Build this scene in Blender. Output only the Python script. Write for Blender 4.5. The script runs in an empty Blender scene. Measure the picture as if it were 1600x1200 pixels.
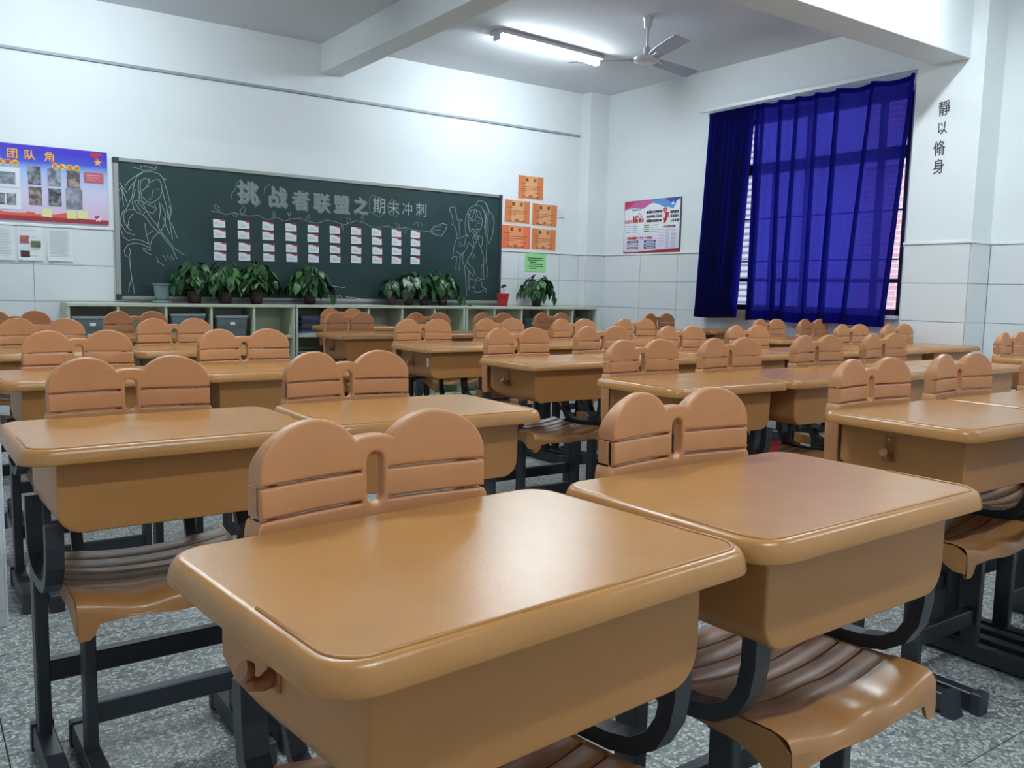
import bpy, bmesh, math, random
from mathutils import Matrix, Vector
random.seed(7)
PI = math.pi
SC = bpy.context.scene
COL = SC.collection

# ------------------------------------------------------------------ camera
U = 0.325                                   # metres per unit of the survey
def cam_axes(yaw, pitch, roll):
    cy, sy, cp, sp = math.cos(yaw), math.sin(yaw), math.cos(pitch), math.sin(pitch)
    f = Vector((sy*cp, cy*cp, -sp)); r = Vector((cy, -sy, 0)); u = r.cross(f)
    cr, sr = math.cos(roll), math.sin(roll)
    return cr*r + sr*u, -sr*r + cr*u, f
cr_, cu_, cf_ = cam_axes(*[math.radians(a) for a in (35.29448, 6.23892, 1.25984)])
cd = bpy.data.cameras.new('camera'); cam = bpy.data.objects.new('camera', cd); COL.objects.link(cam)
cd.sensor_width = 36; cd.lens = 36*1345.463/1600; cd.clip_start = 0.02; cd.clip_end = 200
M = Matrix((cr_, cu_, -cf_)).transposed().to_4x4(); M.translation = (0, 0, 1.095)
cam.matrix_world = M
SC.camera = cam

# ------------------------------------------------------------------ light and exposure
SC.view_settings.view_transform = 'Standard'; SC.view_settings.look = 'None'
SC.view_settings.gamma = 1; SC.view_settings.use_curve_mapping = False
SC.view_settings.exposure = 0.12
WORLD_STRENGTH = 1.9
TUBE_STRENGTH = 128.0
TUBE_COLOR = (0.79, 0.925, 1.0, 1)
w = bpy.data.worlds.new('overcast_sky'); SC.world = w; w.use_nodes = True
bg = w.node_tree.nodes['Background']; bg.inputs[0].default_value = (0.86, 0.93, 1.0, 1); bg.inputs[1].default_value = WORLD_STRENGTH
# the ceiling tubes: x, y of the middle and the turn about z; the second is the one the photograph shows
TUBES = [(1.0, 6.1, 0.0), (4.77, 6.275, 0.07), (1.0, 2.95, 0.0), (4.85, 2.92, 0.0), (1.0, -0.3, 0.0), (4.85, -0.3, 0.0)]

# ------------------------------------------------------------------ materials
MATS = {}
def mat(name, col, rough=0.5, metal=0.0, spec=0.5, noise=0.0, nscale=40, bump=0.0, bscale=200, coat=0.0, trans=None):
    if name in MATS: return MATS[name]
    m = bpy.data.materials.new(name); m.use_nodes = True; nt = m.node_tree; b = nt.nodes['Principled BSDF']
    c = tuple(col)+(1,)
    b.inputs['Base Color'].default_value = c; b.inputs['Roughness'].default_value = rough
    b.inputs['Metallic'].default_value = metal; b.inputs['Specular IOR Level'].default_value = spec
    if coat: b.inputs['Coat Weight'].default_value = coat; b.inputs['Coat Roughness'].default_value = 0.2
    if noise or bump:
        tc = nt.nodes.new('ShaderNodeTexCoord')
    if noise:
        n = nt.nodes.new('ShaderNodeTexNoise'); n.inputs['Scale'].default_value = nscale; n.inputs['Detail'].default_value = 4
        nt.links.new(tc.outputs['Object'], n.inputs['Vector'])
        r = nt.nodes.new('ShaderNodeValToRGB'); r.color_ramp.elements[0].position = 0.3; r.color_ramp.elements[1].position = 0.7
        r.color_ramp.elements[0].color = tuple(x*(1-noise) for x in col)+(1,); r.color_ramp.elements[1].color = tuple(min(1, x*(1+noise)) for x in col)+(1,)
        nt.links.new(n.outputs['Fac'], r.inputs['Fac']); nt.links.new(r.outputs['Color'], b.inputs['Base Color'])
    if bump:
        n2 = nt.nodes.new('ShaderNodeTexNoise'); n2.inputs['Scale'].default_value = bscale; n2.inputs['Detail'].default_value = 3
        nt.links.new(tc.outputs['Object'], n2.inputs['Vector'])
        bp = nt.nodes.new('ShaderNodeBump'); bp.inputs['Strength'].default_value = bump; bp.inputs['Distance'].default_value = 0.002
        nt.links.new(n2.outputs['Fac'], bp.inputs['Height']); nt.links.new(bp.outputs['Normal'], b.inputs['Normal'])
    MATS[name] = m; return m
def lin(r, g, b):
    f = lambda v: (v/255/12.92) if v/255 <= 0.04045 else ((v/255+0.055)/1.055)**2.4
    return (f(r), f(g), f(b))

m_wall = mat('white_wall_paint', (0.79, 0.815, 0.82), 0.7, noise=0.015, nscale=3, bump=0.08, bscale=120)
m_ceil = mat('ceiling_paint', (0.72, 0.73, 0.76), 0.8, noise=0.015, nscale=2)
m_tile = mat('white_glazed_tile', (0.76, 0.78, 0.79), 0.22, noise=0.01, nscale=2)
m_grout = mat('grey_grout', (0.42, 0.44, 0.46), 0.9)
m_trim = mat('white_trim', (0.80, 0.81, 0.82), 0.4)
m_seam = mat('grey_duct', (0.33, 0.37, 0.40), 0.5)
m_desk = mat('tan_desk_plastic', lin(178, 124, 68), 0.25, noise=0.05, nscale=9, bump=0.10, bscale=420, spec=0.5)
m_box = mat('tan_box_plastic', lin(174, 118, 64), 0.36, noise=0.04, nscale=6, bump=0.12, bscale=500)
m_chair = mat('orange_tan_chair_plastic', lin(194, 134, 88), 0.42, noise=0.04, nscale=8, bump=0.15, bscale=500)
m_seat = mat('tan_seat_plastic', lin(168, 116, 68), 0.28, noise=0.06, nscale=12, bump=0.08, bscale=300)
m_slat = mat('brown_seat_slat_plastic', lin(150, 102, 64), 0.42, noise=0.14, nscale=18, bump=0.08, bscale=300)
m_slatw = mat('worn_grey_brown_slat_plastic', lin(142, 118, 98), 0.5, noise=0.20, nscale=14, bump=0.08, bscale=300)
m_hook = mat('brown_hook_plastic', lin(150, 92, 52), 0.35)
m_iron = mat('black_painted_steel', (0.022, 0.026, 0.034), 0.38, bump=0.1, bscale=600)
m_capb = mat('black_rubber_cap', (0.03, 0.033, 0.045), 0.5)
m_steel = mat('bright_steel', (0.6, 0.6, 0.6), 0.25, metal=1)
m_board = mat('dark_green_chalkboard', (0.010, 0.036, 0.036), 0.55, noise=0.25, nscale=2.2)
m_alu = mat('dull_aluminium', (0.36, 0.37, 0.34), 0.4, metal=0.6)
m_dark = mat('dark_corner_plastic', (0.03, 0.035, 0.035), 0.5)
m_chalk = mat('white_chalk', (0.34, 0.39, 0.38), 0.95)
m_chalkc = mat('smudged_chalk', (0.24, 0.28, 0.275), 0.95)
m_chalk2 = mat('faint_chalk', (0.17, 0.23, 0.225), 0.95)
m_cab = mat('cream_grey_laminate', lin(196, 200, 178), 0.5, noise=0.03, nscale=5)
m_paper = mat('white_paper', (0.78, 0.80, 0.82), 0.8, noise=0.01, nscale=10)
m_ink = mat('black_ink', (0.02, 0.02, 0.022), 0.6)
m_grey = mat('grey_ink', (0.25, 0.26, 0.28), 0.7)
m_red = mat('red_ink', lin(200, 40, 45), 0.5)
m_yel = mat('yellow_ink', lin(240, 215, 70), 0.5)
m_gold = mat('gold_lettering', lin(225, 190, 95), 0.4)
m_navy = mat('navy_ink', lin(40, 50, 110), 0.5)
m_teal = mat('teal_ink', lin(50, 110, 105), 0.5)
m_pink = mat('pink_ink', lin(205, 130, 140), 0.5)
m_note = mat('yellow_sticky_paper', lin(228, 226, 160), 0.8)
m_gpap = mat('light_green_paper', lin(160, 225, 150), 0.8)
m_winf = mat('dark_bronze_frame', (0.02, 0.018, 0.016), 0.4)
m_white = mat('white_enamel', (0.75, 0.77, 0.80), 0.35)
m_blade = mat('grey_fan_blade', (0.45, 0.46, 0.52), 0.4, metal=0.3)
m_pot = mat('brown_plastic_pot', lin(72, 50, 50), 0.6, noise=0.1)
m_redpot = mat('red_plastic_pot', lin(190, 24, 44), 0.4)
m_soil = mat('dark_soil', (0.03, 0.02, 0.015), 0.95)
m_leaf = [mat('pothos_leaf_dark', lin(24, 56, 28), 0.35, noise=0.3, nscale=25), mat('pothos_leaf', lin(38, 80, 38), 0.35, noise=0.3, nscale=25), mat('pothos_leaf_pale', lin(72, 120, 58), 0.4, noise=0.2, nscale=25)]
m_yleaf = mat('yellowed_leaf', lin(140, 145, 40), 0.45)
m_stem = mat('green_stem', lin(92, 120, 70), 0.5)
m_bin = mat('smoky_clear_plastic', lin(120, 132, 138), 0.25, noise=0.05)
m_binlid = mat('grey_bin_lid', lin(150, 160, 165), 0.35)
m_dbin = mat('dark_grey_bin', lin(74, 84, 92), 0.4)
m_news = [mat('newsprint', lin(190, 190, 185), 0.8, noise=0.1), mat('blue_magazine', lin(70, 90, 130), 0.5, noise=0.3), mat('dark_magazine', lin(70, 60, 62), 0.5, noise=0.3)]
m_orange = mat('orange_certificate_print', lin(220, 128, 74), 0.6, noise=0.03, nscale=4)
m_orange2 = mat('pale_orange_print', lin(232, 165, 115), 0.6)
m_redor = mat('red_orange_certificate_print', lin(238, 120, 78), 0.6)
m_redor2 = mat('bright_orange_print', lin(244, 150, 105), 0.6)

def emit(name, col, s):
    m = bpy.data.materials.new(name); m.use_nodes = True; nt = m.node_tree; nt.nodes.clear()
    e = nt.nodes.new('ShaderNodeEmission'); o = nt.nodes.new('ShaderNodeOutputMaterial')
    e.inputs[0].default_value = col; e.inputs[1].default_value = s; nt.links.new(e.outputs[0], o.inputs[0]); return m
m_tube = emit('lit_fluorescent_tube', TUBE_COLOR, TUBE_STRENGTH)

def terrazzo():
    m = bpy.data.materials.new('grey_terrazzo'); m.use_nodes = True; nt = m.node_tree; b = nt.nodes['Principled BSDF']
    tc = nt.nodes.new('ShaderNodeTexCoord'); geo = nt.nodes.new('ShaderNodeNewGeometry')
    v = nt.nodes.new('ShaderNodeTexVoronoi'); v.inputs['Scale'].default_value = 105; v.inputs['Randomness'].default_value = 1
    nt.links.new(geo.outputs['Position'], v.inputs['Vector'])
    v2 = nt.nodes.new('ShaderNodeTexVoronoi'); v2.feature = 'DISTANCE_TO_EDGE'; v2.inputs['Scale'].default_value = 105
    nt.links.new(geo.outputs['Position'], v2.inputs['Vector'])
    r = nt.nodes.new('ShaderNodeValToRGB'); e = r.color_ramp.elements
    e[0].position = 0.0; e[0].color = (0.14, 0.15, 0.145, 1); e[1].position = 0.9; e[1].color = (0.62, 0.64, 0.60, 1)
    x = e.new(0.45); x.color = (0.33, 0.34, 0.33, 1)
    sep = nt.nodes.new('ShaderNodeSeparateColor'); nt.links.new(v.outputs['Color'], sep.inputs[0]); nt.links.new(sep.outputs[0], r.inputs['Fac'])
    mx = nt.nodes.new('ShaderNodeMix'); mx.data_type = 'RGBA'
    rr = nt.nodes.new('ShaderNodeMapRange'); rr.inputs['From Min'].default_value = 0.02; rr.inputs['From Max'].default_value = 0.09
    nt.links.new(v2.outputs['Distance'], rr.inputs['Value']); nt.links.new(rr.outputs[0], mx.inputs['Factor'])
    mx.inputs['A'].default_value = (0.17, 0.18, 0.18, 1); nt.links.new(r.outputs['Color'], mx.inputs['B'])
    n = nt.nodes.new('ShaderNodeTexNoise'); n.inputs['Scale'].default_value = 1.3; n.inputs['Detail'].default_value = 5; nt.links.new(geo.outputs['Position'], n.inputs['Vector'])
    mp = nt.nodes.new('ShaderNodeMapRange'); mp.inputs['To Min'].default_value = 0.85; mp.inputs['To Max'].default_value = 1.35; nt.links.new(n.outputs['Fac'], mp.inputs['Value'])
    mm = nt.nodes.new('ShaderNodeMix'); mm.data_type = 'RGBA'; mm.blend_type = 'MULTIPLY'; mm.inputs['Factor'].default_value = 1
    nt.links.new(mx.outputs['Result'], mm.inputs['A']); nt.links.new(mp.outputs[0], mm.inputs['B'])
    nt.links.new(mm.outputs['Result'], b.inputs['Base Color']); b.inputs['Roughness'].default_value = 0.45
    return m
m_floor = terrazzo()
m_joint = mat('floor_joint', (0.05, 0.052, 0.052), 0.9)

def curtain_mat():
    m = bpy.data.materials.new('blue_curtain_fabric'); m.use_nodes = True; nt = m.node_tree; nt.nodes.clear()
    o = nt.nodes.new('ShaderNodeOutputMaterial'); d = nt.nodes.new('ShaderNodeBsdfDiffuse'); t = nt.nodes.new('ShaderNodeBsdfTranslucent'); p = nt.nodes.new('ShaderNodeBsdfTransparent')
    d.inputs[0].default_value = (0.010, 0.011, 0.060, 1); t.inputs[0].default_value = (0.060, 0.070, 0.85, 1); p.inputs[0].default_value = (0.13, 0.13, 0.70, 1)
    a = nt.nodes.new('ShaderNodeMixShader'); a.inputs[0].default_value = 0.5; nt.links.new(d.outputs[0], a.inputs[1]); nt.links.new(t.outputs[0], a.inputs[2])
    c = nt.nodes.new('ShaderNodeMixShader'); c.inputs[0].default_value = 0.2; nt.links.new(a.outputs[0], c.inputs[1]); nt.links.new(p.outputs[0], c.inputs[2])
    nt.links.new(c.outputs[0], o.inputs[0]); return m
m_curt = curtain_mat()
def glass_mat():
    m = bpy.data.materials.new('window_glass'); m.use_nodes = True; nt = m.node_tree; nt.nodes.clear()
    o = nt.nodes.new('ShaderNodeOutputMaterial'); g = nt.nodes.new('ShaderNodeBsdfGlossy'); t = nt.nodes.new('ShaderNodeBsdfTransparent')
    g.inputs['Roughness'].default_value = 0.02; t.inputs[0].default_value = (0.93, 0.96, 0.96, 1)
    x = nt.nodes.new('ShaderNodeMixShader'); x.inputs[0].default_value = 0.06; nt.links.new(t.outputs[0], x.inputs[1]); nt.links.new(g.outputs[0], x.inputs[2]); nt.links.new(x.outputs[0], o.inputs[0]); return m
m_glass = glass_mat()
def ramp_mat(name, axis, stops, nscale=3, namp=0.15, rough=0.35):
    """printed gradient along one axis of the object's own box (0..1)"""
    m = bpy.data.materials.new(name); m.use_nodes = True; nt = m.node_tree; b = nt.nodes['Principled BSDF']
    tc = nt.nodes.new('ShaderNodeTexCoord'); s = nt.nodes.new('ShaderNodeSeparateXYZ'); nt.links.new(tc.outputs['Generated'], s.inputs[0])
    n = nt.nodes.new('ShaderNodeTexNoise'); n.inputs['Scale'].default_value = nscale; nt.links.new(tc.outputs['Generated'], n.inputs['Vector'])
    a = nt.nodes.new('ShaderNodeMath'); a.operation = 'MULTIPLY_ADD'; a.inputs[1].default_value = namp; nt.links.new(n.outputs['Fac'], a.inputs[0]); nt.links.new(s.outputs[axis], a.inputs[2])
    r = nt.nodes.new('ShaderNodeValToRGB'); el = r.color_ramp.elements
    el[0].position = stops[0][0]; el[0].color = tuple(stops[0][1])+(1,); el[1].position = stops[-1][0]; el[1].color = tuple(stops[-1][1])+(1,)
    for p, c in stops[1:-1]:
        k = el.new(p); k.color = tuple(c)+(1,)
    nt.links.new(a.outputs[0], r.inputs['Fac']); nt.links.new(r.outputs['Color'], b.inputs['Base Color']); b.inputs['Roughness'].default_value = rough
    return m
def brick_mat():
    m = bpy.data.materials.new('pink_brick'); m.use_nodes = True; nt = m.node_tree; b = nt.nodes['Principled BSDF']
    g = nt.nodes.new('ShaderNodeNewGeometry'); s = nt.nodes.new('ShaderNodeSeparateXYZ'); c = nt.nodes.new('ShaderNodeCombineXYZ')
    nt.links.new(g.outputs['Position'], s.inputs[0]); nt.links.new(s.outputs['Y'], c.inputs['X']); nt.links.new(s.outputs['Z'], c.inputs['Y'])
    t = nt.nodes.new('ShaderNodeTexBrick'); t.inputs['Scale'].default_value = 1; t.inputs['Brick Width'].default_value = 0.24; t.inputs['Row Height'].default_value = 0.075; t.inputs['Mortar Size'].default_value = 0.008
    t.inputs['Color1'].default_value = tuple(lin(238, 170, 185))+(1,); t.inputs['Color2'].default_value = tuple(lin(242, 185, 195))+(1,); t.inputs['Mortar'].default_value = (0.9, 0.85, 0.86, 1)
    nt.links.new(c.outputs[0], t.inputs['Vector']); nt.links.new(t.outputs['Color'], b.inputs['Base Color']); b.inputs['Roughness'].default_value = 0.8
    return m
m_brick = brick_mat()
m_pale = mat('lavender_render', lin(225, 222, 236), 0.8)
m_louv = mat('grey_louvre', lin(150, 150, 175), 0.6)
m_ground = mat('outside_paving', (0.4, 0.4, 0.4), 0.9)

# ------------------------------------------------------------------ mesh helpers
class MB:
    def __init__(s): s.v = []; s.f = []; s.mi = []; s.sm = []; s.mats = []
    def m(s, mt):
        if mt not in s.mats: s.mats.append(mt)
        return s.mats.index(mt)
    def add(s, vs, fs, mt, smooth=False):
        b = len(s.v); s.v += [tuple(x) for x in vs]; k = s.m(mt)
        for f in fs: s.f.append(tuple(b+i for i in f)); s.mi.append(k); s.sm.append(smooth)
        return s
    def box(s, x0, x1, y0, y1, z0, z1, mt, M=None):
        vs = [Vector(p) for p in ((x0,y0,z0),(x1,y0,z0),(x1,y1,z0),(x0,y1,z0),(x0,y0,z1),(x1,y0,z1),(x1,y1,z1),(x0,y1,z1))]
        if M: vs = [M @ v for v in vs]
        return s.add(vs, [(0,3,2,1),(4,5,6,7),(0,1,5,4),(1,2,6,5),(2,3,7,6),(3,0,4,7)], mt)
    def cbox(s, x0, x1, y0, y1, z0, z1, c, mt, M=None):
        """box with chamfered edges"""
        bm = bmesh.new(); bmesh.ops.create_cube(bm, size=1)
        for v in bm.verts: v.co = Vector(((x0+x1)/2+v.co.x*(x1-x0), (y0+y1)/2+v.co.y*(y1-y0), (z0+z1)/2+v.co.z*(z1-z0)))
        bmesh.ops.bevel(bm, geom=bm.edges[:], offset=c, segments=1, affect='EDGES')
        vs = [(M @ v.co) if M else v.co.copy() for v in bm.verts]; fs = [[v.index for v in f.verts] for f in bm.faces]; bm.free()
        return s.add(vs, fs, mt)
    def loft(s, loops, mt, cap0=True, cap1=True, smooth=True, closed=True):
        n = len(loops[0]); vs = [p for l in loops for p in l]; fs = []
        for k in range(len(loops)-1):
            for i in range(n if closed else n-1):
                j = (i+1) % n; fs.append((k*n+i, k*n+j, (k+1)*n+j, (k+1)*n+i))
        s.add(vs, fs, mt, smooth)
        b = len(s.v)-len(vs); k = s.m(mt)
        if cap0: s.f.append(tuple(b+i for i in reversed(range(n)))); s.mi.append(k); s.sm.append(False)
        if cap1: s.f.append(tuple(b+(len(loops)-1)*n+i for i in range(n))); s.mi.append(k); s.sm.append(False)
        return s
    def lathe(s, prof, mt, n=16, c=(0,0), cap0=True, cap1=True, smooth=True):
        return s.loft([[(c[0]+r*math.cos(2*PI*i/n), c[1]+r*math.sin(2*PI*i/n), z) for i in range(n)] for r, z in prof], mt, cap0, cap1, smooth)
    def tube(s, pts, r, mt, n=8, caps=True, smooth=True, sx=1.0):
        pts = [Vector(p) for p in pts]; loops = []
        for i, p in enumerate(pts):
            d = (pts[min(i+1, len(pts)-1)]-pts[max(i-1, 0)]).normalized()
            a = Vector((0,0,1)) if abs(d.z) < 0.9 else Vector((1,0,0))
            e = d.cross(a).normalized(); g = e.cross(d)
            rr = r[i] if isinstance(r, (list, tuple)) else r
            loops.append([p+e*rr*sx*math.cos(2*PI*k/n)+g*rr*math.sin(2*PI*k/n) for k in range(n)])
        return s.loft(loops, mt, caps, caps, smooth)
    def bar(s, path, w, t, x, mt):
        """flat bar of width w (along x) and thickness t following a path of (y, z) points in the plane x"""
        loops = []; P = [Vector((0, a, b)) for a, b in path]
        for i, p in enumerate(P):
            d = (P[min(i+1, len(P)-1)]-P[max(i-1, 0)]).normalized(); nrm = Vector((0, -d.z, d.y))
            loops.append([Vector((x-w/2,0,0))+p-nrm*t/2, Vector((x+w/2,0,0))+p-nrm*t/2, Vector((x+w/2,0,0))+p+nrm*t/2, Vector((x-w/2,0,0))+p+nrm*t/2])
        return s.loft(loops, mt, True, True, False)
    def ribbon(s, pts, w, y, mt):
        """flat chalk stroke in the plane y through (x, z) points"""
        P = [Vector((a, 0, b)) for a, b in pts]; vs = []
        for i, p in enumerate(P):
            d = (P[min(i+1, len(P)-1)]-P[max(i-1, 0)]).normalized(); n = Vector((-d.z, 0, d.x))*w/2
            vs += [(p.x+n.x, y, p.z+n.z), (p.x-n.x, y, p.z-n.z)]
        return s.add(vs, [(2*i, 2*i+1, 2*i+3, 2*i+2) for i in range(len(P)-1)], mt)
    def mesh(s, name):
        me = bpy.data.meshes.new(name); me.from_pydata(s.v, [], s.f)
        for mt in s.mats: me.materials.append(mt)
        me.polygons.foreach_set('material_index', s.mi); me.polygons.foreach_set('use_smooth', s.sm); me.update(); return me
    def obj(s, name, parent=None, fix=True):
        me = s.mesh(name)
        if fix:
            bm = bmesh.new(); bm.from_mesh(me); bmesh.ops.recalc_face_normals(bm, faces=bm.faces[:]); bm.to_mesh(me); bm.free()
        return link(name, me, parent)
def link(name, data, parent=None, loc=None, rotz=None):
    o = bpy.data.objects.new(name, data); COL.objects.link(o); o.parent = parent
    if loc: o.location = loc
    if rotz is not None: o.rotation_euler = (0, 0, rotz)
    return o
def tag(o, label=None, cat=None, group=None, kind=None):
    if label: o['label'] = label
    if cat: o['category'] = cat
    if group: o['group'] = group
    if kind: o['kind'] = kind
    return o
def thing(name, label, cat, loc=(0,0,0), rotz=0, group=None):
    o = link(name, None, None, loc, rotz); o.empty_display_size = 0.1; return tag(o, label, cat, group)
def struct(mb, name, label=None):
    o = mb.obj(name); return tag(o, label, None, None, 'structure')
def children(o): return [c for c in list(COL.objects) if c.parent is o]
LAST = []
def dup_tree(proto_list, root, loc, rotz):
    """copy a root with the recorded list of (object, parent) pairs"""
    mp = {}
    for o in proto_list:
        c = o.copy(); COL.objects.link(c); mp[o] = c
        if o.parent is not None: c.parent = mp[o.parent]
    LAST[:] = mp.values()
    r = mp[proto_list[0]]; r.location = loc; r.rotation_euler = (0, 0, rotz); return r
def text_mesh(body, size, bold=0.0, mt=None, ext=0.0002, w=1.0):
    c = bpy.data.curves.new('lettering', 'FONT'); c.body = body; c.size = size; c.align_x = 'CENTER'; c.align_y = 'CENTER';  c.extrude = ext; c.resolution_u = 2
    o = bpy.data.objects.new('lettering', c); COL.objects.link(o)
    dg = bpy.context.evaluated_depsgraph_get(); me = bpy.data.meshes.new_from_object(o.evaluated_get(dg))
    bpy.data.objects.remove(o); bpy.data.curves.remove(c)
    # stand the lettering up in the XZ plane and centre it
    me.transform(Matrix.Rotation(PI/2, 4, 'X'))
    xs = [v.co.x for v in me.vertices]; zs = [v.co.z for v in me.vertices]
    if xs: me.transform(Matrix.Diagonal((w, 1, 1, 1)) @ Matrix.Translation((-(min(xs)+max(xs))/2, 0, -(min(zs)+max(zs))/2)))
    if bold:                                           # heavier strokes: the same outlines laid over each other a little apart
        bm = bmesh.new(); bm.from_mesh(me); src = bm.verts[:]+bm.edges[:]+bm.faces[:]
        for kk, (ax, az) in enumerate(((-1, 0), (0, 1), (0, -1), (.7, .7), (-.7, -.7))):
            g = bmesh.ops.duplicate(bm, geom=src)['geom']
            for v in g:
                if isinstance(v, bmesh.types.BMVert): v.co.x += ax*bold; v.co.z += az*bold; v.co.y -= .00013*(kk+1)
        for v in src:
            if isinstance(v, bmesh.types.BMVert): v.co.x += bold
        bm.to_mesh(me); bm.free()
    me.materials.clear(); me.materials.append(mt); return me
def letter(name, body, size, x, y, z, mt, parent, bold=0.0, w=1.0, roty=0.0):
    o = link(name, text_mesh(body, size, bold, mt, w=w), parent, (x, y, z)); o.rotation_euler = (0, roty, 0); return o
def rrect(hx, hy, r, n=6):
    pts = []
    for cx, cy, a0 in ((hx-r, -hy+r, -PI/2), (hx-r, hy-r, 0), (-hx+r, hy-r, PI/2), (-hx+r, -hy+r, PI)):
        for k in range(n+1):
            a = a0+PI/2*k/n; pts.append((cx+r*math.cos(a), cy+r*math.sin(a)))
    return pts

# ------------------------------------------------------------------ the room
YW, YF, XW, XP = 7.5725, 7.433, 6.506, 6.229          # back wall, corner pilaster, window wall, pillar face
Y0, X0, H = -2.2, -1.7, 3.255                          # wall behind the camera, left wall, ceiling
PY0, PY1 = 3.191, 3.685                                # pillar
WY0, WY1, WZ0, WZ1 = 3.86, 5.93, 0.955, 2.71           # window opening
struct(MB().box(X0-.2, XW+.24, Y0-.2, YW+.2, -.12, -.02, m_joint), 'floor')
fl = bpy.data.objects['floor']
mb = MB().cbox(0, 1, 0, 1, 0, 1, 0.0004, m_floor) if False else MB().box(0, .6225, 0, .6225, -.02, 0, m_floor)
slab_me = mb.mesh('floor_slab')
for i in range(14):
    for j in range(16):
        x, y = .154-.6255*3+.6255*i, Y0+.02+.6255*j
        if x > XW or y > YW: continue
        o = link('floor_slab', slab_me, fl, (x, y, 0))
        if x+.6225 > XW: o.scale.x = (XW-x)/.6225
        if y+.6225 > YW: o.scale.y = (YW-y)/.6225
struct(MB().box(X0-.2, XW+.24, Y0-.2, YW+.2, H, H+.15, m_ceil), 'ceiling')
wb = struct(MB().box(X0-.2, XW+.24, YW, YW+.2, 0, H, m_wall).box(XP+.004, XW, YF, YW+.01, 0, H, m_wall), 'wall_back')
wl = struct(MB().box(X0-.2, X0, Y0, YW, 0, H, m_wall), 'wall_left')
wf = struct(MB().box(X0-.2, XW+.24, Y0-.2, Y0, 0, H, m_wall), 'wall_front')
wr = struct(MB().box(XW, XW+.24, Y0, WY0, 0, H, m_wall).box(XW, XW+.24, WY1, YW, 0, H, m_wall).box(XW, XW+.24, WY0, WY1, 0, WZ0, m_wall).box(XW, XW+.24, WY0, WY1, WZ1, H, m_wall), 'wall_right')
pil = struct(MB().box(XP, XW, PY0, PY1, 0, H, m_wall), 'pillar', 'white pillar on the window wall with black brush lettering')
struct(MB().cbox(X0, XP+.02, 3.295, 3.555, 2.785, H, .004, m_wall), 'ceiling_beam', 'deep white ceiling beam running to the lettered pillar')
struct(MB().cbox(3.178, 3.388, 3.55, YW, 3.0, H, .004, m_wall), 'ceiling_beam', 'shallower white ceiling beam running to the wall above the chalkboard')
# wall tiles, each a piece of its own
tile_me = MB().box(-.5, .5, -.5, .5, -.5, .5, m_tile).mesh('tile')
ZR = [0, .07, .36, .645, .93, 1.212, 1.497]
G = .0025
def tile(parent, x0, x1, y0, y1, z0, z1):
    o = link('tile', tile_me, parent, ((x0+x1)/2, (y0+y1)/2, (z0+z1)/2)); o.scale = (x1-x0, y1-y0, z1-z0)
bxs = [-1.7, -.88, -.309, .263] + [.834+.5714*k for k in range(9)] + [5.963, 6.229]
for a, b in zip(bxs, bxs[1:]):
    for z0, z1 in zip(ZR, ZR[1:]):
        tile(wb, a+G, b-G, YW-.007, YW, z0+G, z1-G)
for z0, z1 in zip(ZR, ZR[1:]):
    tile(wb, XP-.003, XP+.004, YF+G, YW-.01, z0+G, z1-G); tile(wb, XP+G, XW-.009, YF-.007, YF, z0+G, z1-G)
    tile(pil, XP-.007, XP, PY0+.001, PY1-.001, z0+G, z1-G); tile(pil, XP+G, XW-.009, PY0-.007, PY0, z0+G, z1-G); tile(pil, XP+G, XW-.009, PY1, PY1+.007, z0+G, z1-G)
rys = [YF, 6.846, 6.299, WY1, 5.752, 5.205, 4.658, 4.111, WY0, PY1+.009]
for a, b in zip(rys, rys[1:]):
    for z0, z1 in zip(ZR, ZR[1:]):
        if a <= WY1+.001 and b >= WY0-.001 and z1 > WZ0: continue
        tile(wr, XW-.007, XW, b+G, a-G, z0+G, z1-G)
rys = [PY0-.009] + [PY0-.45-.547*k for k in range(10)]
for a, b in zip(rys, rys[1:]):
    if b < Y0: break
    for z0, z1 in zip(ZR, ZR[1:]): tile(wr, XW-.007, XW, b+G, a-G, z0+G, z1-G)
# grout backing strips are the wall itself seen in the joints: a thin grey skin
for par, bx in ((wb, (X0, XP, YW-.002, YW)), (wr, (XW-.002, XW, PY1, WY0)), (wr, (XW-.002, XW, WY1, YF)), (wr, (XW-.002, XW, Y0, PY0))):
    link('grout', MB().box(bx[0], bx[1], bx[2], bx[3], 0, 1.497, m_grout).mesh('grout'), par)
link('grout', MB().box(XW-.002, XW, WY0, WY1, 0, .93, m_grout).mesh('grout'), wr)
link('grout', MB().box(XP-.002, XP, PY0, PY1, 0, 1.497, m_grout).box(XP, XW, PY0-.002, PY0, 0, 1.497, m_grout).mesh('grout'), pil)
link('grout', MB().box(XP+.002, XP+.004, YF, YW, 0, 1.497, m_grout).box(XP+.004, XW, YF-.002, YF, 0, 1.497, m_grout).mesh('grout'), wb)
struct(MB().cbox(X0, XP, YW-.016, YW, 1.497, 1.517, .003, m_trim).cbox(XP-.012, XW, YF-.016, YF, 1.497, 1.517, .003, m_trim).cbox(XP-.012, XP+.004, YF, YW, 1.497, 1.517, .003, m_trim), 'trim_1')
struct(MB().cbox(XW-.016, XW, Y0, PY0, 1.497, 1.517, .003, m_trim).cbox(XW-.016, XW, PY1, WY0, 1.497, 1.517, .003, m_trim).cbox(XW-.016, XW, WY1, YF-.016, 1.497, 1.517, .003, m_trim)
       .cbox(XP-.016, XP, PY0-.016, PY1+.01, 1.497, 1.517, .003, m_trim).cbox(XP, XW, PY0-.016, PY0, 1.497, 1.517, .003, m_trim), 'trim_2')
tag(MB().cbox(X0, 6.20, YW-.018, YW, 2.787, 2.810, .003, m_seam).obj('cable_duct'), 'thin grey cable duct running along the wall high above the chalkboard', 'cable duct')
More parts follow.
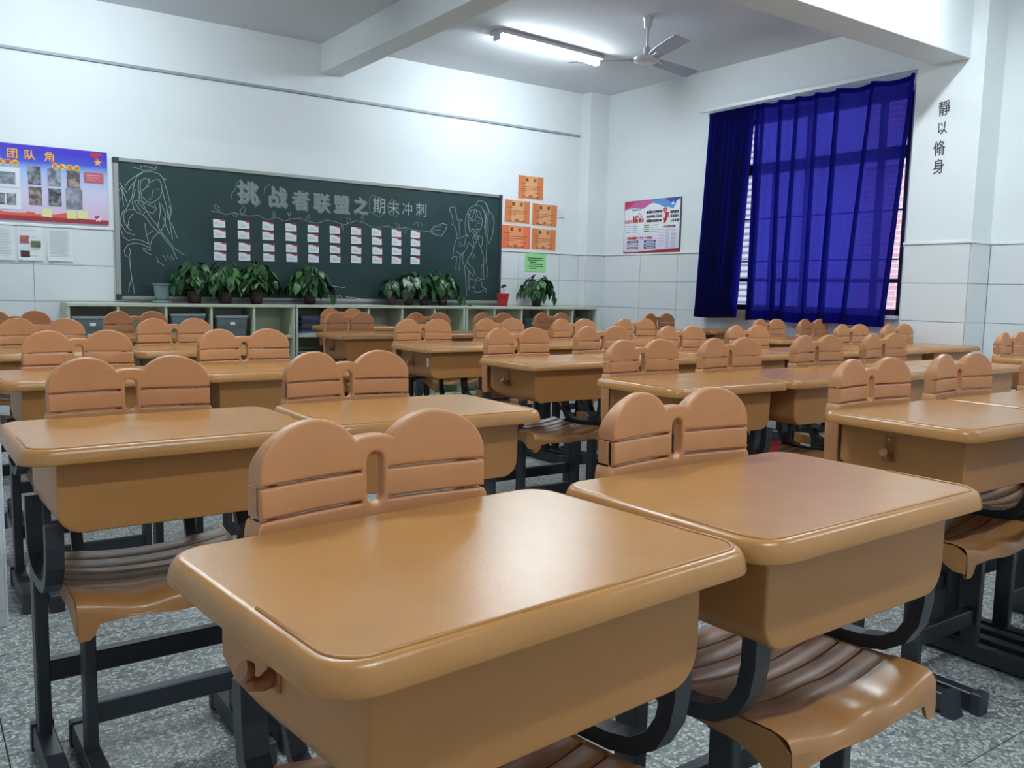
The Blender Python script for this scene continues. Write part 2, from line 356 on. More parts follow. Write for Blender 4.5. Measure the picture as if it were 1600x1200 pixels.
# ------------------------------------------------------------------ window
win = struct(MB().box(XW+.02, XW+.07, WY0, WY0+.045, WZ0, WZ1, m_winf).box(XW+.02, XW+.07, WY1-.045, WY1, WZ0, WZ1, m_winf).box(XW+.02, XW+.07, WY0, WY1, WZ0, WZ0+.05, m_winf).box(XW+.02, XW+.07, WY0, WY1, WZ1-.045, WZ1, m_winf)
             .box(XW+.015, XW+.075, WY0, WY1, 2.205, 2.300, m_winf), 'window_1')
for y in (4.82, 4.13): link('mullion', MB().box(XW+.022, XW+.068, y-.022, y+.022, WZ0, WZ1, m_winf).mesh('mullion'), win)
link('mullion', MB().box(XW+.03, XW+.06, 5.18, 5.195, WZ0, 2.21, m_winf).mesh('mullion'), win)
for z, t in ((1.235, .032), (1.408, .012), (1.80, .012)): link('glazing_bar', MB().box(XW+.025, XW+.065, WY0+.04, WY1-.04, z-t/2, z+t/2, m_winf).mesh('glazing_bar'), win)
ys = [WY0+.045, 4.108, 4.152, 4.798, 4.842, WY1-.045]
for a, b in zip(ys[::2], ys[1::2]):
    for z0, z1 in ((WZ0+.05, 2.205), (2.300, WZ1-.045)): link('pane', MB().box(XW+.043, XW+.047, a, b, z0, z1, m_glass).mesh('pane'), win)
tag(MB().cbox(XW-.05, XW+.02, WY0, WY1, WZ0-.03, WZ0, .004, m_trim).obj('window_sill'), None, None, None, 'structure')
# outside
ob = thing('white_building', 'pale lavender building with stacked grey louvres seen through the curtain gap', 'building', (12.4, 11, 0))
MB().box(0, 3, -3.4, 8, -2, 9, m_pale).obj('wall', ob)
lv = MB().box(-.02, .02, -.22, .22, -.012, .012, m_louv, Matrix.Rotation(.6, 4, 'Y')).mesh('louvre')
for k in range(60): link('louvre', lv, ob, (-.03, -.58, .2+.11*k))
o2 = thing('brick_building', 'pink brick building seen beside the right edge of the blue curtain', 'building', (11.2, 5.2, 0))
MB().box(0, 3, -3.5, 2.1, -2, 2.9, m_brick).box(0, 3, -3.5, 2.1, 3.3, 9, m_brick).obj('wall', o2)
MB().box(-.08, 3, -3.5, 2.1, 2.9, 3.3, m_pale).obj('band', o2)
struct(MB().box(XW+.24, 40, -20, 40, -2.2, -2, m_ground), 'outside_ground')

# curtains
rail = thing('curtain_rail', 'white metal curtain rail above the window', 'curtain rail', (0, 0, 0))
MB().cbox(XW-.10, XW-.075, WY0-.19, 6.0, 2.835, 2.87, .004, m_white).obj('track', rail)
for y in (3.72, 4.8, 5.9): MB().box(XW-.08, XW, y-.01, y+.01, 2.845, 2.865, m_white).obj('bracket', rail)
def curtain(name, label, top, bot, z0, z1, hooks, lap, xc, nz=44, seed=1, ripple=.010):
    """a cloth hung from hooks: at every hook it laps over itself in three layers, between hooks it sags and ripples"""
    rnd = random.Random(seed); path = []
    n = len(hooks); drift = [rnd.uniform(-.045, .045) for _ in hooks]; wd = [rnd.uniform(.7, 1.3) for _ in hooks]; ph = [rnd.uniform(0, 6) for _ in range(8)]
    cols = []                                      # (position 0..1 across, hook index, phase in the lap 0..1 or None)
    for k in range(n-1):
        for q in range(10): cols.append(('lap', k, q/10))
        for q in range(16): cols.append(('flat', k, q/16))
    for q in range(11): cols.append(('lap', n-1, q/10))
    vs = []; nc = len(cols)
    for j in range(nz+1):
        t = j/nz; z = z1+(z0-z1)*t
        Y = lambda a: (top[0]*(1-t)+bot[0]*t)*(1-a)+(top[1]*(1-t)+bot[1]*t)*a
        lw = lambda k: lap*wd[k]*(1+.9*t)
        ctr = lambda k: Y(hooks[k])+drift[k]*t*(0 if k in (0, n-1) else 1)
        for kind, k, q in cols:
            if kind == 'lap':
                w_ = lw(k); tri = q*3; seg = int(min(2, tri)); f = tri-seg
                off = (-.5+f, .5-f, -.5+f)[seg]                 # forward, back, forward again
                y = ctr(k)-w_*off; x = xc-.012+.022*(q-.5)*2*-1-.010*math.sin(PI*q); sg = 0
            else:
                a = ctr(k)-lw(k)*.5; b = ctr(k+1)+lw(k+1)*.5; y = a+(b-a)*q
                x = xc-.034+(.044+.0)*q*0+.022*(2*q-1)*-1*-1+ripple*(1+t)*math.sin(q*2*PI*1.5+ph[k % 8]+t*2.5)*math.sin(PI*q)
                x = xc+.010-.044*0+(-.034+.044*q)*1+ripple*(.6+t)*math.sin(q*2*PI*(1+k % 2)+ph[k % 8]+t*2.0)*math.sin(PI*q)
                sg = .020*(math.sin(PI*q)**1.5)*abs(b-a)/.30*max(0, 1-t*2.2)**2
            vs.append((x, y, z-sg+.006*math.sin(y*9+ph[0])*t))
    fs = [(j*nc+i, j*nc+i+1, (j+1)*nc+i+1, (j+1)*nc+i) for j in range(nz) for i in range(nc-1)]
    th = thing(name, label, 'curtain', (0, 0, 0)); MB().add(vs, fs, m_curt, True).obj('fabric', th, fix=False)
    for nm2, r0, r1 in (('heading_tape', 0, 1), ('hem', nz-2, nz)):      # doubled cloth along the top and the bottom
        sub = [(x-.004, y, z) for x, y, z in vs[r0*nc:(r1+1)*nc]]
        MB().add(sub, [(j*nc+i, j*nc+i+1, (j+1)*nc+i+1, (j+1)*nc+i) for j in range(r1-r0) for i in range(nc-1)], m_curt, True).obj(nm2, th, fix=False)
    for k, a in enumerate(hooks):
        y = top[0]*(1-a)+top[1]*a; MB().tube([(xc-.01, y, z1-.01), (xc, y, z1+.012), (XW-.088, y, z1+.035)], .003, m_white, 5).obj('hook', th)
    return th
curtain('curtain', 'narrow dark blue curtain gathered at the left side of the window', (5.80, 5.335), (5.868, 5.470), .875, 2.80, [0, .12, .24, .36, .50, .62, .74, .87, 1], .075, XW-.115, seed=3, ripple=.006)
curtain('curtain', 'wide blue curtain drawn across the window beside the pillar', (5.27, 3.80), (5.25, 3.93), .868, 2.80, [0, .045, .17, .29, .42, .56, .77, 1], .034, XW-.115, seed=8)

# ------------------------------------------------------------------ ceiling lights and fan
def tube_light(x, y, rz, label, lit=True):
    t = thing('ceiling_light', label, 'ceiling light', (x, y, H), rz, 'fluorescent ceiling tubes')
    MB().cbox(-.60, .60, -.085, .085, -.035, 0, .006, m_white).obj('housing', t)  # made wider than the thin real housing, to shield the ceiling from spill
    for s in (-1, 1): MB().cbox(s*.592-.010, s*.592+.010, -.042, .042, -.082, -.034, .004, m_white).obj('end_holder', t)
    MB().loft([[(x, .036*math.cos(PI+PI*k/8), -.040+.038*math.sin(PI+PI*k/8)) for k in range(9)] for x in (-.582, .582)], m_tube).obj('tube_with_glare', t)  # the tube's glare is built into its thickness; the lamp has no cover
    return t
TL = ['long fluorescent tube light on the ceiling at the left of the shallow beam', 'lit fluorescent tube light on the ceiling beside the fan', 'fluorescent tube light in front of the deep beam, left end', 'fluorescent tube light in front of the deep beam near the pillar', 'fluorescent tube light behind the camera on the left', 'fluorescent tube light behind the camera on the right']
for (x, y, r), l in zip(TUBES, TL): tube_light(x, y, r, l)
fan = thing('ceiling_fan', 'white ceiling fan with three grey blades hanging beside the lit tube', 'ceiling fan', (4.91, 5.183, H))
MB().lathe([(.045, 0), (.045, -.012), (.034, -.02), (.032, -.075), (.014, -.085)], m_white).obj('canopy', fan)
MB().lathe([(.010, -.07), (.010, -.27)], m_white, 10).obj('rod', fan)
MB().lathe([(.014, -.225), (.030, -.235), (.032, -.285), (.05, -.293), (.095, -.303), (.105, -.318), (.10, -.338), (.06, -.352), (.0, -.355)], m_white, 24, cap1=False).obj('motor', fan)
bl = MB()
for sx, sy in ((0, 1),):
    L = [(.10, .030), (.16, .045), (.30, .060), (.50, .066), (.615, .064), (.63, .058)]
    up = [(x, h, .010-.02*0) for x, h in L]
vs = []; n = len(L)
for x, h in L: vs += [(x, -h, .014), (x, h, -.014), (x, h, -.011), (x, -h, .017)]
fs = []
for k in range(n-1):
    for a in range(4): fs.append((4*k+a, 4*k+(a+1) % 4, 4*k+4+(a+1) % 4, 4*k+4+a))
fs += [(0, 1, 2, 3), (4*n-4, 4*n-1, 4*n-2, 4*n-3)]
blade = MB().add(vs, fs, m_blade).mesh('blade'); arm = MB().box(.06, .20, -.014, .014, -.004, .004, m_white).mesh('blade_arm')
for a in (-110, 9, 131):
    b = link('blade', blade, fan, (0, 0, -.322), math.radians(a)); link('blade_arm', arm, b, (0, 0, .004))

# ------------------------------------------------------------------ desk (local origin on the floor under its middle; -Y is the side towards the room's front)
def make_desk():
    t = thing('desk', 'x', 'desk'); L = [t]
    def P(o): L.append(o); return o
    loops = []
    for ins, z in ((.014, .7385), (.0025, .7388), (.0005, .7400), (.0, .7420), (.0022, .7530), (.0040, .7590), (.0065, .7640), (.0100, .7680), (.0145, .7697), (.0180, .770)):
        loops.append([(x, y, z) for x, y in rrect(.315-ins, .222-ins, .055-ins*.8, 8)])
    top = P(MB().loft(loops, m_desk).obj('tabletop', t))
    # the raised pencil ridge round the near half of the top
    pth = []; hx, hy, r = .315-.0195, .222-.0195, .038
    pth.append((-hx, -.035)); pth.append((-hx, -hy+r))
    for k in range(1, 8): a = PI+PI/2*k/8; pth.append((-hx+r+r*math.cos(a), -hy+r+r*math.sin(a)))
    pth.append((-hx+r, -hy)); pth.append((0, -hy)); pth.append((hx-r, -hy))
    for k in range(1, 8): a = -PI/2+PI/2*k/8; pth.append((hx-r+r*math.cos(a), -hy+r+r*math.sin(a)))
    pth.append((hx, -hy+r)); pth.append((hx, -.035))
    P(MB().tube([(x, y, .7702) for x, y in pth], .0024, m_desk, 6).obj('pencil_ridge', top))
    # the book box: a trough with rounded lower corners, open at the pupil's side
    def sec(y, hw, zb, r, zt=.7392):
        pts = [(-hw, y, zt)]
        for k in range(7): a = PI+PI/2*k/6; pts.append((-hw+r+r*math.cos(a), y, zb+r+r*math.sin(a)))
        for k in range(7): a = -PI/2+PI/2*k/6; pts.append((hw-r+r*math.cos(a), y, zb+r+r*math.sin(a)))
        pts.append((hw, y, zt)); return pts
    S = [sec(-.174, .2425, .592, .043), sec(-.1735, .2455, .5895, .046), sec(-.172, .247, .5885, .047), sec(-.168, .2475, .588, .047), sec(.09, .246, .590, .03), sec(.15, .245, .600, .02), sec(.185, .245, .622, .012),
         sec(.185, .239, .628, .010), sec(.15, .239, .606, .018), sec(.09, .240, .596, .028), sec(-.150, .243, .595, .04)]
    P(MB().loft(S, m_box, True, True, True, closed=False).obj('book_box', t))
    P(MB().cbox(-.2500, -.2455, .013, .047, .645, .715, .002, m_hook).obj('side_plate', t))
    hk = P(MB().tube([(-.247, .030, .662), (-.262, .030, .656), (-.274, .030, .659), (-.280, .030, .671)], [.012, .009, .009, .008], m_hook, 8).tube([(-.276, .030, .673), (-.285, .030, .677)], .012, m_hook, 10).obj('bag_hook', t))
    P(MB().tube([(-.249, .035, .709), (-.2520, .035, .709)], .0045, m_steel, 10).obj('screw', hk))
    for s in (-1, 1):
        pa = [(-.135, .603), (-.135, .555), (-.128, .515), (-.108, .480), (-.075, .458), (-.03, .448), (.03, .444), (.085, .450), (.125, .470), (.148, .505), (.156, .55), (.158, .605)]
        P(MB().bar(pa, .034, .026, s*.238, m_iron).obj('bracket', t))
        P(MB().cbox(s*.238-.014, s*.238+.014, .085, .140, .05, .452, .003, m_iron).obj('post', t))
        f = P(MB().cbox(s*.238-.021, s*.238+.021, -.185, .150, .010, .060, .003, m_iron).obj('foot', t))
        for y0, y1 in ((-.205, -.170), (.135, .168)):
            P(MB().loft([[(s*.238-.024, y0, 0), (s*.238+.024, y0, 0), (s*.238+.024, y1, 0), (s*.238-.024, y1, 0)], [(s*.238-.024, y0+(.012 if y0 < 0 else 0), .066), (s*.238+.024, y0+(.012 if y0 < 0 else 0), .066), (s*.238+.024, y1-(.012 if y0 > 0 else 0), .066), (s*.238-.024, y1-(.012 if y0 > 0 else 0), .066)]], m_capb, smooth=False).obj('foot_cap', f))
    P(MB().cbox(-.23, .23, .097, .128, .175, .225, .003, m_iron).obj('crossbar', t))
    return L

# ------------------------------------------------------------------ chair
def backrest_mesh():
    o2 = []
    def a(*p): o2.extend(p)
    ew = .1965
    a((-.16, .560), (-.19, .566), (-.199, .585), (-.203, .62), (-.2040, .745), (-.203, .760), (-.200, .772), (-.196, .7775))
    a((-.0245, .7775), (-.0245, .7813), (-ew, .7813), (-ew, .8237), (-.0245, .8237), (-.0245, .8275), (-ew, .8275), (-ew, .842))
    for k in range(1, 18):
        an = PI-PI*k/17*0.845
        rx = .0925 if math.cos(an) < 0 else .080
        a((-.104+rx*math.cos(an), .840+.0705*math.sin(an)))
    a((-.026, .8765), (-.012, .8785))
    left = list(o2); right = [(-x, z) for x, z in reversed(left)]
    pts = left+right
    hole = [(.0145*math.cos(PI*k/10), .8385+.0145*math.sin(PI*k/10)) for k in range(11)]+[(.0145*math.cos(PI+PI*k/10), .7885+.0145*math.sin(PI+PI*k/10)) for k in range(11)]
    c = bpy.data.curves.new('b', 'CURVE'); c.dimensions = '2D'; c.fill_mode = 'BOTH'; c.extrude = .0060; c.bevel_depth = .0040; c.bevel_resolution = 2; c.offset = -.0040
    for q in (pts, hole):
        s = c.splines.new('POLY'); s.points.add(len(q)-1); s.use_cyclic_u = True
        for k, (x, z) in enumerate(q): s.points[k].co = (x, z, 0, 1)
    o = bpy.data.objects.new('b', c); COL.objects.link(o); dg = bpy.context.evaluated_depsgraph_get(); me = bpy.data.meshes.new_from_object(o.evaluated_get(dg))
    bpy.data.objects.remove(o); bpy.data.curves.remove(c)
    me.transform(Matrix.Rotation(PI/2, 4, 'X'))
    bm = bmesh.new(); bm.from_mesh(me); bmesh.ops.remove_doubles(bm, verts=bm.verts[:], dist=1e-5)
    for k in range(-9, 10):
        g = bm.verts[:]+bm.edges[:]+bm.faces[:]; bmesh.ops.bisect_plane(bm, geom=g, plane_co=(k*.021, 0, 0), plane_no=(1, 0, 0), dist=1e-5)
    # backing ribs seen through the slots, and the flanged sides
    def add_box(x0, x1, y0, y1, z0, z1):
        r = bmesh.ops.create_cube(bm, size=1)['verts']
        for v in r: v.co = Vector(((x0+x1)/2+v.co.x*(x1-x0), (y0+y1)/2+v.co.y*(y1-y0), (z0+z1)/2+v.co.z*(z1-z0)))
    for x in (-.168, -.028, .028, .168): add_box(x-.006, x+.006, .0095, .019, .565, .842)
    # the rim of the shell runs back from the front plate along the outline
    def rim(run, depth, th=.0035):
        n = len(run); outer = [Vector((x*.9985, 0, z-.0003)) for x, z in run]; inner = []
        for i, p in enumerate(outer):
            d = (outer[min(i+1, n-1)]-outer[max(i-1, 0)]).normalized(); nr = Vector((d.z, 0, -d.x)); inner.append(p+nr*th)
        rows = [[bm.verts.new((p.x, yy(p.z), p.z)) for p in src] for src, yy in ((outer, lambda z: .0045), (outer, lambda z: max(.006, depth(z)-.004)), ([o_*.6+i_*.4 for o_, i_ in zip(outer, inner)], depth), (inner, lambda z: depth(z)-.001), (inner, lambda z: .0045))]
        for a_, b_ in zip(rows, rows[1:]):
            for i in range(n-1): bm.faces.new((a_[i], a_[i+1], b_[i+1], b_[i]))
        for i in (0, n-1): bm.faces.new([r_[i] for r_ in rows])
    li = [k for k, p in enumerate(left) if abs(p[0]+ew) < 1e-6 and abs(p[1]-.8275) < 1e-6][0]
    dome = left[li:]+[(-x, z) for x, z in reversed(left[li:])]
    rim(dome, lambda z: .0085+.026*min(1, max(0, (.906-z)/.062)))
    rim(left[:8], lambda z: .038); rim([(-x, z) for x, z in reversed(left[:8])], lambda z: .038)
    for s in (-1, 1): add_box(s*.1948-.0017, s*.1948+.0017, .0, .034, .7813, .8237)
    for v in bm.verts:
        x, y, z = v.co
        v.co.x = x = x*.962; v.co.y = y+.020-.022*(abs(x)/.19)**2.0+.030*max(0, (z-.76))-.03*max(0, .70-z); v.co.z = z-.002*max(0, (z-.76)/.15)
    bmesh.ops.recalc_face_normals(bm, faces=bm.faces[:])
    bm.to_mesh(me); bm.free()
    for p in me.polygons: p.use_smooth = True
    me.materials.clear(); me.materials.append(m_chair)
    # keep the flat faces flat: sharp edges by angle
    me.set_sharp_from_angle(angle=math.radians(38))
    return me
def seat_z(x, y):
    """height of the moulded seat: raised sides, a dish behind, two thigh hollows at the front"""
    t = (y+.18)/.38
    side = .022*(abs(x)/.215)**2.0
    front = math.exp(-((t)/.30)**2)
    z = .430+side-.010*math.cos(PI*(t-.55))*(1-front)
    z += front*(.006*math.cos(2*PI*x/.20)*math.exp(-(x/.13)**2)*1.4-.002)
    z += .018*max(0, t-.75)*1.5
    return z
def make_chair():
    t = thing('chair', 'x', 'chair'); L = [t]
    def P(o): L.append(o); return o
    nx = 40
    X = [-.208+.416*i/nx for i in range(nx+1)]
    # solid front lip with apron, sides and corner tabs
    mb = MB(); loops = []
    prof = [(-.100, 0), (-.120, .001), (-.145, .001), (-.165, -.001), (-.176, -.005), (-.182, -.012), (-.185, -.022)]
    rows = []
    for y, dz in prof: rows.append([(x, y+.004*math.cos(PI*x/.43)*0-.006*math.cos(PI*x/.43)*(1 if y < -.12 else .3), seat_z(x, y)+dz) for x in X])
    def drop(x):
        e = (.208-abs(x))
        return .366 if e < .028 else (.366+(e-.028)/.012*.032 if e < .040 else .399-.003*math.cos(2*PI*x/.2))
    v = [p for r in rows for p in r]; n = nx+1
    grid = lambda m: [(j*n+i, j*n+i+1, (j+1)*n+i+1, (j+1)*n+i) for j in range(m-1) for i in range(nx)]
    mb.add(v, grid(len(rows)), m_seat, True)
    bow = lambda x: -.006*math.cos(PI*x/.43)
    ap = [rows[-1], [(x, -.187+bow(x), (rows[-1][i][2]+drop(x))/2) for i, x in enumerate(X)], [(x, -.187+bow(x), drop(x)) for x in X]]
    mb.add([p for r in ap for p in r], grid(3), m_seat, True)
    ap = [ap[-1], [(x, -.180+bow(x), drop(x)) for x in X]]; mb.add([p for r in ap for p in r], grid(2), m_seat, False)
    ap = [ap[-1], [(x, -.174+bow(x), seat_z(x, -.17)-.030) for x in X], [(x, -.100, seat_z(x, -.1)-.016) for x in X]]; mb.add([p for r in ap for p in r], grid(3), m_seat, True)
    # tray under the slats and the side walls
    ys = [-.10, -.04, .02, .08, .14, .20]
    v = [(x*.97, y, seat_z(x, y)-.015) for y in ys for x in X]; mb.add(v, [(j*n+i, j*n+i+1, (j+1)*n+i+1, (j+1)*n+i) for j in range(len(ys)-1) for i in range(nx)], m_seat, True)
    v = [(x*.97, y, seat_z(x, y)-.021) for y in ys for x in X]; mb.add(v, [(j*n+i, j*n+i+1, (j+1)*n+i+1, (j+1)*n+i) for j in range(len(ys)-1) for i in range(nx)], m_seat, True)
    yy = [-.184+.384*k/12 for k in range(13)]
    for s in (-1, 1):
        secs = []
        for y in yy:
            z = seat_z(.215, y)-(.02 if y < -.18 else 0); b = .378 if y < -.15 else .378+min(.028, (y+.15)*.6)
            secs.append([(s*.200, y, z-.004), (s*.209, y, z-.004), (s*.2095, y, b), (s*.204, y, b)])
        mb.loft(secs, m_seat, smooth=False)
    seat = P(mb.obj('seat', t, fix=False))
    for k in range(6):
        y0 = -.098+.0503*k; y1 = y0+.0458; m2 = MB(); secs = []
        for x in X[:]:
            xx = x*.985; zz = [seat_z(xx, y) for y in (y0, (y0+y1)/2, y1)]; sg = -.010*math.cos(PI*x/.43)
            secs.append([(xx, y0+sg*.4, zz[0]-.011), (xx, y0+sg*.4, zz[0]-.0018), (xx, y0+.0022+sg*.4, zz[0]), (xx, (y0+y1)/2+sg*.4, zz[1]+.0004), (xx, y1-.0022+sg*.4, zz[2]), (xx, y1+sg*.4, zz[2]-.0018), (xx, y1+sg*.4, zz[2]-.011)])
        m2.loft(secs, m_slat); P(m2.obj('slat', seat))
    L.append(tag(link('backrest', BACK, t, (0, .238, 0))))
    for s in (-1, 1):
        P(MB().cbox(s*.164-.0125, s*.164+.0125, -.055, -.005, .045, .420, .003, m_iron).obj('post', t))
        f = P(MB().cbox(s*.164-.019, s*.164+.019, -.225, .115, .010, .056, .003, m_iron).obj('foot', t))
        for y0, y1 in ((-.240, -.210), (.10, .13)): P(MB().cbox(s*.164-.022, s*.164+.022, y0, y1, 0, .061, .004, m_capb).obj('foot_cap', f))
        P(MB().bar([(-.09, .408), (.10, .404), (.19, .408), (.235, .43), (.258, .48), (.262, .66)], .026, .016, s*.135, m_iron).obj('back_support', t))
    P(MB().cbox(-.16, .16, -.045, -.015, .115, .165, .003, m_iron).obj('crossbar', t))
    P(MB().cbox(-.19, .19, -.058, -.010, .388, .408, .003, m_iron).obj('seat_bearer', t))
    return L

BACK = backrest_mesh()
DESK = make_desk(); CHAIR = make_chair()
WORN = {}
for q in CHAIR:
    if q.name.startswith('slat'): w2 = q.data.copy(); w2.materials.clear(); w2.materials.append(m_slatw); WORN[q.data.name] = w2
# every pair: (survey x, survey y of the desk middle, turn in degrees, chair dx, chair dy, chair turn, where it stands)
ROWS = [
 ('left block', 'front row', [(1.752, 2.741, 5.0, .016, 0, 0, 'left'), (3.724, 2.835, 1.6, .026, 0, 0, 'right')]),
 ('left block', 'second row', [(1.466, 6.325, 1.0, -.012, 0, 0, 'left'), (3.425, 6.345, -.5, -.065, 0, 0, 'right')]),
 ('left block', 'third row', [(1.68, 10.28, 0.5, -.008, 0, 0, 'left'), (3.64, 10.30, 0, -.018, 0, 0, 'right')]),
 ('left block', 'fourth row', [(1.72, 13.85, 0, -.01, 0, 0, 'left'), (3.68, 13.8, 0, -.03, 0, 0, 'right')]),
 ('left block', 'fifth row', [(1.70, 17.35, 0, -.01, 0, 0, 'left'), (3.76, 17.3, 0, -.012, 0, 0, 'right')]),
 ('middle block', 'front row', [(8.12, 2.28, 0, None, 0, 0, 'only')]),
 ('middle block', 'second row', [(7.56, 3.93, 0, 0, .005, 0, 'first'), (9.51, 3.93, 0, -.075, .02, 0, 'second'), (11.46, 3.93, 0, -.08, 0, 0, 'third')]),
 ('middle block', 'third row', [(7.50, 6.96, 0, -.012, .01, 0, 'first'), (9.48, 6.96, 0, -.128, .01, 0, 'second'), (11.44, 6.97, 0, -.07, .06, 0, 'third'), (13.40, 6.98, 0, -.09, .085, 0, 'fourth')]),
 ('middle block', 'fourth row', [(7.86, 10.02, 0, -.045, 0, 0, 'first'), (9.82, 10.04, 0, -.045, .08, 0, 'second'), (11.78, 10.02, 0, -.125, .03, 0, 'third'), (13.74, 10.02, 0, -.175, .03, 0, 'fourth')]),
 ('middle block', 'fifth row', [(8.12, 13.35, 0, -.06, 0, 0, 'first'), (10.08, 13.35, 0, -.08, .08, 0, 'second'), (12.04, 13.35, 0, -.16, .0, 0, 'third'), (14.00, 13.30, 0, -.19, .05, 0, 'fourth')]),
 ('middle block', 'sixth row', [(8.24, 17.1, 0, -.015, .03, 0, 'first'), (10.20, 16.9, 0, -.03, .03, 0, 'second'), (12.16, 16.9, 0, -.04, .06, 0, 'third'), (14.12, 16.9, 0, -.08, .06, 0, 'fourth')]),
 ('middle block', 'seventh row', [(9.40, 20.2, 0, .01, .05, 0, 'only')]),
 ('window block', 'second row', [(16.7, 6.9, 0, .02, 0, 0, 'left')]),
 ('window block', 'third row', [(16.15, 10.0, 0, .173, .06, 0, 'left'), (18.11, 10.0, 0, .070, .04, 0, 'right')]),
 ('window block', 'fourth row', [(17.06, 13.05, 0, .160, 0, 0, 'left'), (19.02, 12.97, 0, .062, 0, 0, 'right')]),
 ('window block', 'fifth row', [(17.06, 16.7, 0, .160, .06, 0, 'left'), (19.02, 16.7, 0, None, 0, 0, 'right')]),
]
WHERE = {'left block': 'in the block by the aisle at the left of the photo', 'middle block': 'in the middle block', 'window block': 'in the block along the curtained window wall'}
ORDER = {'left': 'left', 'right': 'right', 'first': 'leftmost', 'second': 'second from left', 'third': 'third from left', 'fourth': 'rightmost', 'only': 'single'}
first = True; DESKS = {}; SHIFT = []
FRAME = {('middle block', 'third row', 'first'): -.019, ('middle block', 'third row', 'second'): -.121, ('window block', 'third row', 'left'): .165, ('window block', 'third row', 'right'): .062, ('window block', 'fourth row', 'left'): .152, ('window block', 'fourth row', 'right'): .054, ('window block', 'fifth row', 'left'): .152}
for blk, row, items in ROWS:
    for cx, cy, rz, dx, dy, dr, nm in items:
        loc = (cx*U, cy*U, 0); r = math.radians(rz)
        hk = blk == 'left block' and nm == 'left' and row != 'front row'
        if first: d = DESK[0]; d.location = loc; d.rotation_euler = (0, 0, r)
        else: d = dup_tree([q for q in DESK if not (hk and q.name.split('.')[0] in ('bag_hook', 'screw', 'side_plate'))], DESK[0], loc, r)
        DL = list(LAST)
        w1 = {'left block': 'left block', 'middle block': 'middle block', 'window block': 'window block'}[blk]
        tag(d, 'tan plastic desk, %s of the %s in the %s' % (ORDER[nm] if nm != 'only' else 'the single visible one', row, w1), 'desk', 'tan school desks'); DESKS[(blk, row, nm)] = d
        if dx is None:
            if blk == 'window block': SHIFT.append((DL, .055))
            continue
        off = Matrix.Rotation(r, 3, 'Z') @ Vector((dx, dy, 0)); cl = (loc[0]+off.x, loc[1]+off.y, 0)
        if first: c = CHAIR[0]; c.location = cl; c.rotation_euler = (0, 0, r+math.radians(dr)); CUR = []
        else: c = dup_tree(CHAIR, CHAIR[0], cl, r+math.radians(dr)); CUR = list(LAST)
        tag(c, 'orange-tan chair with twin-domed back, %s of the %s in the %s' % (ORDER[nm] if nm != 'only' else 'single one', row, w1), 'chair', 'twin-domed school chairs')
        fx = FRAME.get((blk, row, nm), dx)
        if abs(fx) > .006: SHIFT.append((list(DESK) if first else DL, fx))
        first = False
        if (blk == 'left block' and row != 'front row') or (row in ('third row', 'fifth row') and nm in ('first', 'third')):
            for sl in [q for q in CUR if q.name.startswith('slat')]: sl.data = WORN[sl.data.name]

for parts, dx in SHIFT:                                # the steel frame stands astride its chair
    for q in parts:
        if q.name.split('.')[0] in ('bracket', 'post', 'foot', 'crossbar'):
            q.location.x += dx
            if abs(dx) > .05 and q.name.startswith('bracket'): q.scale.z = .966

# ------------------------------------------------------------------ chalkboard
BY = YW-.03                                            # board surface
BX0, BX1, BZ0, BZ1 = 1.412, 5.160, .948, 2.073
bb = thing('chalkboard', 'long dark green chalkboard with chalk drawings and chalk lettering', 'chalkboard', (0, 0, 0))
MB().box(BX0+.01, BX1-.01, BY, YW-.008, BZ0+.01, BZ1-.01, m_board).obj('board_surface', bb)
MB().cbox(BX0, BX1, BY-.012, YW-.008, BZ1-.030, BZ1, .004, m_alu).obj('frame_rail', bb)
MB().cbox(BX0, BX1, BY-.012, YW-.008, BZ0, BZ0+.030, .004, m_alu).cbox(BX0+.03, BX1-.03, BY-.035, BY, BZ0+.003, BZ0+.012, .003, m_alu).obj('chalk_ledge', bb)
MB().cbox(BX0, BX0+.040, BY-.012, YW-.008, BZ0, BZ1, .004, m_alu).obj('frame_side', bb)
MB().cbox(BX1-.034, BX1, BY-.012, YW-.008, BZ0, BZ1, .004, m_dark).obj('frame_side', bb)
for x in (BX0, BX1-.045):
    for z in (BZ0, BZ1-.045): MB().cbox(x-.002, x+.047, BY-.015, YW-.008, z-.002, z+.047, .006, m_dark).obj('frame_corner', bb)
